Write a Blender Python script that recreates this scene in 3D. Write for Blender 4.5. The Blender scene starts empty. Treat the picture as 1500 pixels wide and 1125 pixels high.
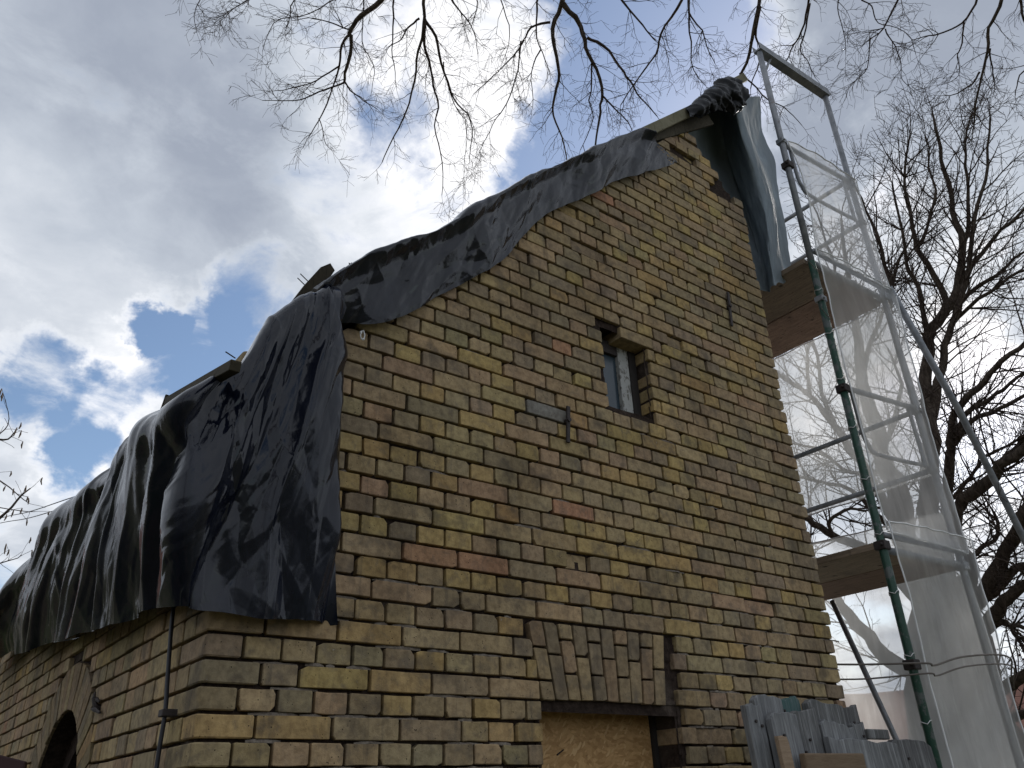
import bpy, bmesh, math, random
from math import radians, sin, cos, pi
from mathutils import Vector, Matrix, noise

# ---------- camera
CAM = {'C': [-0.8115, -2.6029, -0.5012], 'R': [[0.797562, -0.602214, -0.03512], [-0.251096, -0.384356, 0.888381], [0.548494, 0.699721, 0.457761]], 'lens': 28.536}
SC = bpy.context.scene
COL = SC.collection
cd = bpy.data.cameras.new('camera')
cam = bpy.data.objects.new('camera', cd)
COL.objects.link(cam)
cd.sensor_fit = 'HORIZONTAL'
cd.sensor_width = 36.0
cd.lens = CAM['lens']
cd.clip_start = 0.05
cd.clip_end = 4000.0
_r, _u, _d = (Vector(v) for v in CAM['R'])
_m = Matrix(((_r.x, _u.x, -_d.x), (_r.y, _u.y, -_d.y), (_r.z, _u.z, -_d.z))).to_4x4()
cam.matrix_world = Matrix.Translation(Vector(CAM['C'])) @ _m
SC.camera = cam

# ---------- exposure
SC.view_settings.view_transform = 'Standard'
SC.view_settings.look = 'None'
SC.view_settings.exposure = 0.55
SC.view_settings.gamma = 1.0
SC.view_settings.use_curve_mapping = False

# ---------- world: blue daylight with broken cloud
SUN_DIR = Vector((0.82, 0.26, 0.52)).normalized()      # towards the sun, behind the house and the cloud
SKYDIR = {'b1': [0.2222, 0.8543, 0.47], 'b1b': [0.2597, 0.8035, 0.5357], 'b2': [0.142, 0.913, 0.3824], 'b2b': [0.1408, 0.9312, 0.3361], 'b3': [0.1577, 0.8608, 0.4838], 'b4': [0.5444, 0.4444, 0.7114], 'b5': [0.5236, 0.5335, 0.6642], 'b6': [0.8818, 0.3243, 0.3423], 'b7': [0.609, 0.3809, 0.6958], 'b8': [0.3431, 0.625, 0.7012], 'b9': [0.0618, 0.9041, 0.4229], 'w1': [0.3966, 0.6348, 0.6632], 'w2': [0.0616, 0.8639, 0.4999], 'w3': [0.8058, 0.3657, 0.4658], 'w4': [0.3978, 0.5496, 0.7347], 'w5': [0.5796, 0.3323, 0.7441], 'w6': [0.2074, 0.8947, 0.3956], 'w7': [0.8854, 0.3886, 0.2549], 'w8': [0.1485, 0.9561, 0.2527], 'g1': [0.0942, 0.7618, 0.6409], 'g2': [0.7051, 0.2994, 0.6428], 'g3': [0.1474, 0.6708, 0.7268]}
W = bpy.data.worlds.new('World')
SC.world = W
W.use_nodes = True
W.cycles.sampling_method = 'MANUAL'
W.cycles.sample_map_resolution = 512
nt = W.node_tree
nt.nodes.clear()


class NG:
    """small helper to write node graphs"""
    def __init__(self, tree):
        self.t = tree

    def n(self, typ, ins=None, **props):
        nd = self.t.nodes.new(typ)
        for k, v in props.items():
            setattr(nd, k, v)
        for k, v in (ins or {}).items():
            sock = nd.inputs[k]
            if hasattr(v, 'is_output') or isinstance(v, bpy.types.NodeSocket):
                self.t.links.new(v, sock)
            else:
                sock.default_value = v
        return nd

    def m(self, op, a, b=0.0, c=None, clamp=False):
        ins = {0: a, 1: b}
        if c is not None:
            ins[2] = c
        return self.n('ShaderNodeMath', ins, operation=op, use_clamp=clamp).outputs[0]

    def vm(self, op, a, b=(0, 0, 0)):
        nd = self.n('ShaderNodeVectorMath', {0: a, 1: b}, operation=op)
        return nd.outputs['Value'] if op == 'DOT_PRODUCT' else nd.outputs[0]

    def sm(self, v, a, b, lo=0.0, hi=1.0, smooth=True):
        return self.n('ShaderNodeMapRange', {'Value': v, 'From Min': a, 'From Max': b, 'To Min': lo, 'To Max': hi},
                      interpolation_type='SMOOTHSTEP' if smooth else 'LINEAR').outputs[0]

    def noise(self, vec, scale, detail=4.0, rough=0.55, dist=0.0):
        return self.n('ShaderNodeTexNoise', {'Vector': vec, 'Scale': scale, 'Detail': detail, 'Roughness': rough, 'Distortion': dist})

    def mix(self, f, a, b, blend='MIX'):
        nd = self.n('ShaderNodeMix', data_type='RGBA', blend_type=blend)
        for sock, v in ((nd.inputs[0], f), (nd.inputs[6], a), (nd.inputs[7], b)):
            if isinstance(v, bpy.types.NodeSocket):
                self.t.links.new(v, sock)
            else:
                sock.default_value = v
        return nd.outputs[2]


g = NG(nt)
dirn = g.vm('NORMALIZE', g.n('ShaderNodeTexCoord').outputs['Generated'])
sep = g.n('ShaderNodeSeparateXYZ', {0: dirn})
zz = g.m('ADD', g.m('MAXIMUM', sep.outputs[2], 0.0), 0.32)
p = g.n('ShaderNodeCombineXYZ', {0: g.m('DIVIDE', sep.outputs[0], zz), 1: g.m('DIVIDE', sep.outputs[1], zz), 2: sep.outputs[2]}).outputs[0]
warp = g.noise(dirn, 8.0, 6.0, 0.62).outputs['Color']
dw = g.vm('ADD', dirn, g.vm('MULTIPLY', g.vm('SUBTRACT', warp, (0.5, 0.5, 0.5)), (0.17, 0.17, 0.17)))


def blobs(items):
    tot = None
    for key, rad, wt in items:
        dt = g.vm('DOT_PRODUCT', g.vm('NORMALIZE', dw), SKYDIR[key])
        v = g.m('MULTIPLY', g.sm(dt, cos(radians(rad)), 1.0), wt)
        tot = v if tot is None else g.m('ADD', tot, v)
    return tot


cov = g.noise(p, 5.0, 10.0, 0.62, 0.4).outputs['Fac']
gap = blobs((('b1', 5.2, .37), ('b1b', 4.6, .32), ('b2', 4.2, .34), ('b2b', 3.8, .28), ('b3', 2.6, .36), ('b4', 11, .46), ('b5', 7, .32), ('b6', 8, .40), ('b7', 10, .26), ('b8', 5, .22), ('b9', 4.0, .36)))
wide = g.noise(g.vm('ADD', p, (3.7, 1.9, 0.0)), 0.9, 3.0, 0.5).outputs['Fac']
fld = g.m('SUBTRACT', g.m('SUBTRACT', g.m('ADD', cov, 0.16), gap), g.m('MULTIPLY', g.sm(wide, 0.50, 0.66), 0.34))
alpha = g.sm(fld, 0.24, 0.54)
lum_n = g.noise(p, 2.1, 7.0, 0.55, 0.3).outputs['Fac']
fine = g.noise(p, 8.0, 7.0, 0.6, 0.5).outputs['Fac']
hi = blobs((('w1', 13, .36), ('w2', 13, .36), ('w3', 11, .42), ('w4', 12, .25), ('w5', 6, .35), ('w6', 9, .28), ('w7', 14, .22), ('w8', 9, .15)))
lo = blobs((('g1', 22, .30), ('g2', 20, .28), ('g3', 16, .06)))
val = g.m('ADD', g.m('SUBTRACT', g.m('ADD', g.m('MULTIPLY', lum_n, 0.95), hi), lo), -0.06)
val = g.m('ADD', val, g.m('MULTIPLY', g.m('SUBTRACT', fine, 0.5), 0.42))
edge = g.m('MULTIPLY', g.sm(fld, 0.66, 0.42), 0.25)
val = g.m('ADD', val, edge, clamp=True)
ramp = g.n('ShaderNodeValToRGB', {0: val})
ce = ramp.color_ramp.elements
ce[0].position = 0.05
ce[0].color = (0.25, 0.28, 0.34, 1)
ce[1].position = 0.95
ce[1].color = (0.76, 0.76, 0.775, 1)
for pos, c in ((0.38, (0.375, 0.41, 0.465, 1)), (0.70, (0.56, 0.585, 0.625, 1))):
    e = ce.new(pos)
    e.color = c
sky = g.n('ShaderNodeTexSky', sky_type='NISHITA', sun_disc=False, sun_elevation=math.asin(SUN_DIR.z),
          sun_rotation=math.atan2(SUN_DIR.x, SUN_DIR.y), air_density=1.0, dust_density=0.6, ozone_density=1.6)
bg_sky = g.n('ShaderNodeBackground', {'Color': sky.outputs[0], 'Strength': 0.095})
bg_cloud = g.n('ShaderNodeBackground', {'Color': ramp.outputs[0], 'Strength': 1.0})
mixs = g.n('ShaderNodeMixShader', {0: alpha, 1: bg_sky.outputs[0], 2: bg_cloud.outputs[0]})
g.n('ShaderNodeOutputWorld', {'Surface': mixs.outputs[0]})

# ---------- sun, veiled by cloud
ld = bpy.data.lights.new('sun', 'SUN')
ld.energy = 2.2
ld.angle = radians(10)
ld.color = (1.0, 0.95, 0.88)
sun = bpy.data.objects.new('sun', ld)
COL.objects.link(sun)
sun.location = SUN_DIR * 60
sun.rotation_euler = SUN_DIR.to_track_quat('Z', 'Y').to_euler()

# ---------- measured outlines (metres; X along the gable, Y into depth, Z up)
PT_TARPB = [[[0.434,0.17,1.287],[0.351,0.15,1.32],[0.245,0.13,1.221],[0.137,0.13,1.065],[0.023,0.13,0.878],[-0.125,0.13,0.701],[0.1,0.477,1.06],[0.08,0.91,1.064],[0.08,1.492,1.112],[0.08,2.323,1.129],[0.08,3.014,1.016],[0.08,3.377,0.894],[0.08,4.421,0.799]],[[0.326,-0.13,1.219],[0.231,-0.15,1.26],[0.125,-0.17,1.161],[0.017,-0.17,1.005],[-0.097,-0.17,0.818],[-0.245,-0.17,0.641],[-0.2,0.477,0.79],[-0.22,0.91,0.794],[-0.22,1.492,0.842],[-0.22,2.323,0.859],[-0.22,3.014,0.746],[-0.22,3.377,0.624],[-0.22,4.421,0.529]],[[0.262,-0.09,0.868],[0.26,-0.147,0.994],[0.152,-0.163,0.916],[0.048,-0.164,0.795],[-0.069,-0.168,0.649],[-0.232,-0.166,0.51],[-0.201,0.45,0.643],[-0.218,0.842,0.649],[-0.221,1.366,0.692],[-0.223,2.103,0.713],[-0.225,2.888,0.649],[-0.225,3.407,0.579],[-0.225,4.771,0.537]],[[0.341,-0.1,0.679],[0.286,-0.138,0.752],[0.177,-0.149,0.694],[0.075,-0.151,0.604],[-0.044,-0.16,0.496],[-0.216,-0.157,0.391],[-0.194,0.425,0.509],[-0.21,0.779,0.518],[-0.214,1.252,0.555],[-0.218,1.903,0.58],[-0.222,2.772,0.561],[-0.222,3.435,0.537],[-0.222,5.089,0.544]],[[0.336,-0.06,0.534],[0.312,-0.11,0.51],[0.203,-0.118,0.472],[0.103,-0.121,0.414],[-0.019,-0.133,0.343],[-0.187,-0.136,0.272],[-0.17,0.4,0.375],[-0.183,0.717,0.386],[-0.19,1.137,0.419],[-0.196,1.704,0.447],[-0.202,2.657,0.473],[-0.202,3.463,0.496],[-0.202,5.407,0.551]],[[0.384,-0.045,0.298],[0.338,-0.069,0.268],[0.227,-0.073,0.249],[0.131,-0.077,0.223],[0.006,-0.093,0.19],[-0.149,-0.106,0.153],[-0.132,0.375,0.241],[-0.143,0.655,0.254],[-0.152,1.023,0.282],[-0.16,1.504,0.314],[-0.168,2.542,0.384],[-0.168,3.49,0.455],[-0.168,5.725,0.558]],[[0.426,-0.03,0.055],[0.362,-0.035,0.05],[0.25,-0.035,0.049],[0.156,-0.04,0.051],[0.029,-0.06,0.052],[-0.116,-0.08,0.046],[-0.1,0.353,0.12],[-0.11,0.599,0.136],[-0.12,0.92,0.159],[-0.13,1.324,0.194],[-0.14,2.439,0.305],[-0.14,3.515,0.418],[-0.14,6.011,0.564]]]
PT_TARPA = [[[0.225,0.47,1.27],[0.399,0.47,1.483],[0.552,0.47,1.618],[0.756,0.47,1.781],[0.984,0.47,2.024],[1.242,0.47,2.288],[1.537,0.47,2.57],[1.877,0.47,2.889],[2.2,0.47,3.191],[2.327,0.47,3.228]],[[0.205,-0.13,1.28],[0.379,-0.13,1.493],[0.532,-0.13,1.628],[0.736,-0.13,1.791],[0.964,-0.13,2.034],[1.222,-0.13,2.298],[1.517,-0.13,2.58],[1.857,-0.13,2.899],[2.18,-0.13,3.201],[2.307,-0.13,3.238]],[[0.236,-0.115,1.252],[0.408,-0.115,1.413],[0.556,-0.115,1.532],[0.773,-0.115,1.714],[1.014,-0.115,1.966],[1.286,-0.115,2.277],[1.574,-0.115,2.545],[1.906,-0.115,2.855],[2.231,-0.115,3.138],[2.403,-0.115,3.228]],[[0.288,-0.072,1.229],[0.458,-0.072,1.323],[0.6,-0.072,1.424],[0.837,-0.072,1.632],[1.1,-0.072,1.896],[1.392,-0.072,2.273],[1.673,-0.072,2.524],[1.998,-0.072,2.826],[2.327,-0.072,3.088],[2.564,-0.072,3.248]],[[0.33,-0.035,1.213],[0.498,-0.035,1.258],[0.636,-0.035,1.346],[0.889,-0.035,1.573],[1.168,-0.035,1.845],[1.477,-0.035,2.274],[1.753,-0.035,2.513],[2.073,-0.035,2.808],[2.406,-0.035,3.054],[2.694,-0.035,3.268]]]
PT_BUNCH = [[[2.942,0.28,3.752],[3.165,0.28,4.043],[3.375,0.28,4.289],[3.573,0.28,4.504],[3.719,0.28,4.543],[3.793,0.28,4.428]],[[2.892,-0.02,3.852],[3.115,-0.02,4.143],[3.325,-0.02,4.389],[3.523,-0.02,4.604],[3.669,-0.02,4.643],[3.743,-0.02,4.528]],[[2.792,-0.13,3.675],[2.999,-0.13,3.909],[3.173,-0.13,4.083],[3.337,-0.13,4.248],[3.439,-0.13,4.268],[3.541,-0.13,4.25]],[[2.96,-0.07,3.817],[3.108,-0.07,3.958],[3.256,-0.07,4.066],[3.38,-0.07,4.126],[3.501,-0.07,4.219],[3.601,-0.07,4.286]],[[3.063,0.02,3.932],[3.216,0.02,4.076],[3.366,0.02,4.187],[3.494,0.02,4.248],[3.617,0.02,4.343],[3.72,0.02,4.411]]]
PT_BARGE = [[2.266,-0.03,3.318],[3.152,-0.03,4.158]]
PT_STICK_TOP = [[3.54,0.1,4.569],[4.02,0.1,5.047]]
PT_GREY = [[[2.941,0.1,3.873],[3.6,0.22,4.587],[3.665,0.1,4.523],[3.598,0.0,4.396],[3.99,0.12,4.8],[4.527,0.28,5.285]],[[3.16,0.22,3.867],[3.746,0.3,4.249],[3.747,0.16,4.14],[3.66,0.02,3.983],[3.989,0.12,4.354],[4.395,0.28,4.774]],[[3.25,0.22,3.558],[3.836,0.3,3.908],[3.806,0.18,3.807],[3.775,0.05,3.739],[4.084,0.14,4.084],[4.494,0.26,4.465]],[[3.397,0.22,3.324],[3.906,0.3,3.577],[3.867,0.2,3.493],[3.786,0.05,3.422],[4.086,0.14,3.691],[4.41,0.24,3.986]],[[3.53,0.22,3.036],[3.893,0.28,3.211],[3.873,0.2,3.155],[3.744,0.06,3.059],[4.017,0.14,3.256],[4.321,0.24,3.516]],[[3.586,0.22,2.709],[3.871,0.26,2.837],[3.877,0.22,2.842],[3.76,0.1,2.767],[3.982,0.16,2.91],[4.243,0.24,3.121]]]
PT_STICK1 = [[0.173,0.04,1.29],[0.222,0.04,1.393],[0.279,0.04,1.496],[0.32,0.04,1.533],[0.343,0.04,1.505],[0.322,0.04,1.458],[0.298,0.04,1.415],[0.241,0.04,1.302],[0.211,0.04,1.249]]
PT_NAIL1 = [[0.23,0.05,1.385],[0.24,0.05,1.409]]
PT_RING = [0.417,-0.1,1.144]
PT_NAIL2 = [-0.2,-0.573,0.631]
PT_BATTEN = [[-0.13,0.424,0.919],[-0.13,-0.351,0.729]]
PT_TREE1 = [{"p":[[6.473,1.204,-1.656],[6.755,1.043,-0.383],[6.836,1.021,0.291],[6.893,0.985,0.814],[6.949,0.976,1.127]],"r":[0.5235,0.3],"k":0,"l":0.1,"o":0},{"p":[[6.967,1.002,0.978],[6.937,1.124,1.285],[6.908,1.162,1.689],[6.912,1.123,2.046],[6.86,1.178,2.386],[6.864,1.167,2.637],[6.765,1.135,3.118],[6.75,1.075,3.408],[6.702,1.016,3.737],[6.604,0.942,4.134],[6.495,0.817,4.549],[6.366,0.689,4.958]],"r":[0.1902,0.0161],"k":1.2,"l":0.1,"o":0},{"p":[[6.782,1.099,3.388],[6.801,0.91,3.676],[6.81,0.716,3.958],[6.778,0.498,4.298]],"r":[0.043,0.012],"k":1.0,"l":0.1,"o":0},{"p":[[6.968,1.221,2.581],[6.908,0.949,2.846],[6.788,0.761,3.122],[6.586,0.696,3.423]],"r":[0.0464,0.0114],"k":1.0,"l":0.1,"o":0},{"p":[[6.966,0.993,1.007],[7.053,1.042,1.412],[7.138,0.971,1.95],[7.213,0.835,2.499],[7.273,0.797,2.902],[7.349,0.769,3.228],[7.376,0.623,3.722],[7.506,0.398,4.037],[7.622,0.245,4.304],[7.641,0.088,4.718],[7.61,0.028,5.135],[7.532,-0.034,5.592],[7.445,-0.12,6.041],[7.407,-0.176,6.395]],"r":[0.1463,0.0139],"k":1.3,"l":0.1,"o":0},{"p":[[7.305,0.82,2.78],[7.355,0.618,3.277],[7.425,0.444,3.651],[7.482,0.281,4.01],[7.536,0.053,4.382],[7.469,-0.214,4.928],[7.449,-0.463,5.343],[7.331,-0.7,5.85]],"r":[0.0672,0.0132],"k":1.4,"l":0.1,"o":0},{"p":[[7.587,0.361,4.047],[7.438,0.388,4.54],[7.338,0.392,4.927],[7.266,0.297,5.302],[7.16,0.22,5.689],[7.117,0.068,6.008]],"r":[0.0463,0.0134],"k":1.5,"l":0.1,"o":0},{"p":[[7.358,0.739,3.274],[7.313,0.599,3.766],[7.286,0.491,4.156],[7.201,0.522,4.523],[7.069,0.399,5.021],[6.949,0.304,5.446]],"r":[0.0484,0.0129],"k":1.5,"l":0.1,"o":0},{"p":[[7.686,0.242,4.372],[7.601,-0.193,4.608],[7.54,-0.621,4.758],[7.467,-0.982,4.869]],"r":[0.0386,0.0126],"k":1.3,"l":0.1,"o":0},{"p":[[7.757,0.302,4.208],[7.638,-0.229,4.292],[7.51,-0.691,4.309]],"r":[0.0343,0.0124],"k":1.3,"l":0.1,"o":0},{"p":[[7.63,0.39,3.947],[7.541,0.008,4.055],[7.508,-0.417,4.054],[7.491,-0.775,3.959]],"r":[0.0336,0.0121],"k":1.3,"l":0.1,"o":0},{"p":[[7.73,0.117,4.773],[7.675,-0.109,5.217],[7.572,-0.243,5.658],[7.498,-0.458,6.056]],"r":[0.035,0.0114],"k":1.5,"l":0.1,"o":0},{"p":[[6.975,0.936,1.09],[6.855,0.731,1.698],[6.777,0.618,1.909],[6.676,0.487,2.182],[6.609,0.403,2.287],[6.535,0.198,2.518],[6.498,-0.026,2.649],[6.468,-0.262,2.754],[6.437,-0.506,2.848],[6.405,-0.765,2.931]],"r":[0.0805,0.0207],"k":1.2,"l":0.1,"o":0},{"p":[[6.64,0.415,2.257],[6.535,0.114,2.464],[6.462,-0.147,2.52],[6.389,-0.444,2.582],[6.328,-0.74,2.59]],"r":[0.0357,0.0135],"k":1.2,"l":0.1,"o":0},{"p":[[6.649,0.375,2.279],[6.577,0.226,2.322],[6.521,0.004,2.384],[6.467,-0.184,2.4],[6.418,-0.373,2.393],[6.404,-0.694,2.379]],"r":[0.0357,0.0168],"k":1.2,"l":0.1,"o":0},{"p":[[7.004,0.914,0.995],[6.936,0.706,1.161],[6.783,0.64,1.405],[6.627,0.584,1.606],[6.555,0.372,1.722],[6.496,0.127,1.817],[6.414,-0.049,1.879],[6.35,-0.289,1.941],[6.303,-0.679,2.053]],"r":[0.0951,0.0525],"k":1.0,"l":0.1,"o":0},{"p":[[6.542,0.207,1.795],[6.495,0.019,1.925],[6.464,-0.253,2.072],[6.424,-0.526,2.206]],"r":[0.0345,0.0202],"k":1.0,"l":0.1,"o":0},{"p":[[6.714,0.62,1.786],[6.647,0.342,1.916],[6.547,0.14,2.028],[6.477,-0.072,2.046],[6.407,-0.305,2.07]],"r":[0.025,0.0135],"k":1.1,"l":0.1,"o":0},{"p":[[6.932,0.893,0.832],[6.836,0.676,0.913],[6.731,0.41,1.107],[6.603,0.162,1.319],[6.474,-0.072,1.469],[6.338,-0.478,1.782]],"r":[0.1013,0.0558],"k":0.9,"l":0.1,"o":0},{"p":[[6.873,0.76,0.874],[6.804,0.476,1.0],[6.71,0.27,1.05],[6.609,0.093,1.072],[6.545,-0.244,1.15]],"r":[0.0572,0.0399],"k":1.0,"l":0.1,"o":0},{"p":[[6.947,0.921,0.659],[6.87,0.665,0.744],[6.765,0.468,0.814],[6.651,0.288,0.87],[6.537,0.112,0.911],[6.462,-0.238,1.031]],"r":[0.094,0.0492],"k":1.0,"l":0.1,"o":0},{"p":[[6.959,0.938,0.516],[6.921,0.674,0.675],[6.841,0.523,0.746],[6.768,0.417,0.653],[6.69,0.29,0.636],[6.631,0.131,0.561]],"r":[0.0434,0.0202],"k":1.3,"l":0.1,"o":0},{"p":[[6.823,0.439,0.661],[6.744,0.407,0.545],[6.674,0.345,0.438],[6.603,0.288,0.32]],"r":[0.0209,0.0101],"k":1.4,"l":0.1,"o":0},{"p":[[6.853,0.682,1.146],[6.805,0.599,1.225],[6.767,0.462,1.34],[6.74,0.336,1.384],[6.688,0.258,1.447],[6.604,0.216,1.574]],"r":[0.0393,0.0172],"k":1.4,"l":0.1,"o":0},{"p":[[6.964,1.042,-0.037],[6.847,0.703,0.144],[6.713,0.382,0.287],[6.588,0.012,0.409]],"r":[0.0796,0.0532],"k":1.0,"l":0.1,"o":0},{"p":[[6.965,1.054,-0.171],[6.856,0.716,-0.066],[6.712,0.45,-0.016],[6.581,0.133,0.024]],"r":[0.0579,0.0332],"k":1.2,"l":0.1,"o":0},{"p":[[6.901,1.127,0.249],[6.75,1.275,0.375],[6.568,1.448,0.564],[6.408,1.558,0.762],[6.282,1.596,0.96],[6.18,1.582,1.153],[6.058,1.591,1.344],[5.911,1.631,1.527]],"r":[0.123,0.031],"k":1.0,"l":0.1,"o":0},{"p":[[6.978,1.076,0.716],[6.823,1.167,1.026],[6.638,1.283,1.335],[6.425,1.458,1.558],[6.271,1.553,1.693],[6.113,1.652,1.81],[5.923,1.768,1.969]],"r":[0.0878,0.0318],"k":1.2,"l":0.1,"o":0},{"p":[[6.279,1.547,1.679],[6.191,1.511,1.77],[6.198,1.323,1.833],[6.232,1.143,1.788]],"r":[0.0286,0.014],"k":1.4,"l":0.1,"o":0},{"p":[[6.955,1.141,1.258],[6.842,1.2,1.826],[6.728,1.276,2.252],[6.635,1.35,2.567],[6.503,1.45,2.902],[6.4,1.53,3.168],[6.255,1.687,3.405],[6.083,1.802,3.707]],"r":[0.074,0.0193],"k":1.2,"l":0.1,"o":0},{"p":[[6.411,1.537,3.174],[6.361,1.488,3.48],[6.362,1.389,3.725],[6.38,1.252,3.96]],"r":[0.0306,0.0117],"k":1.3,"l":0.1,"o":0},{"p":[[6.626,1.456,2.818],[6.554,1.479,3.367],[6.526,1.432,3.841],[6.435,1.428,4.336]],"r":[0.0344,0.0121],"k":1.3,"l":0.1,"o":0},{"p":[[6.857,1.292,1.784],[6.685,1.463,2.158],[6.526,1.713,2.316],[6.349,1.966,2.475]],"r":[0.0337,0.0151],"k":1.3,"l":0.1,"o":0},{"p":[[6.836,1.209,2.325],[6.786,1.538,2.423],[6.715,1.746,2.71],[6.653,2.01,2.87]],"r":[0.0303,0.0158],"k":1.3,"l":0.1,"o":0},{"p":[[6.659,0.998,3.925],[6.605,1.057,4.374],[6.587,1.025,4.804],[6.427,0.997,5.385]],"r":[0.0277,0.0105],"k":1.5,"l":0.1,"o":0},{"p":[[7.328,0.922,4.117],[7.347,0.809,4.582],[7.295,0.765,5.076],[7.167,0.786,5.6],[7.115,0.806,5.994]],"r":[0.0378,0.0136],"k":1.5,"l":0.1,"o":0},{"p":[[7.406,0.914,4.412],[7.477,0.667,4.861],[7.561,0.444,5.242]],"r":[0.0257,0.0111],"k":1.5,"l":0.1,"o":0},{"p":[[7.515,0.447,4.933],[7.52,0.155,5.324],[7.395,0.04,5.779],[7.342,-0.038,6.101]],"r":[0.0262,0.0091],"k":1.6,"l":0.1,"o":0}]
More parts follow.
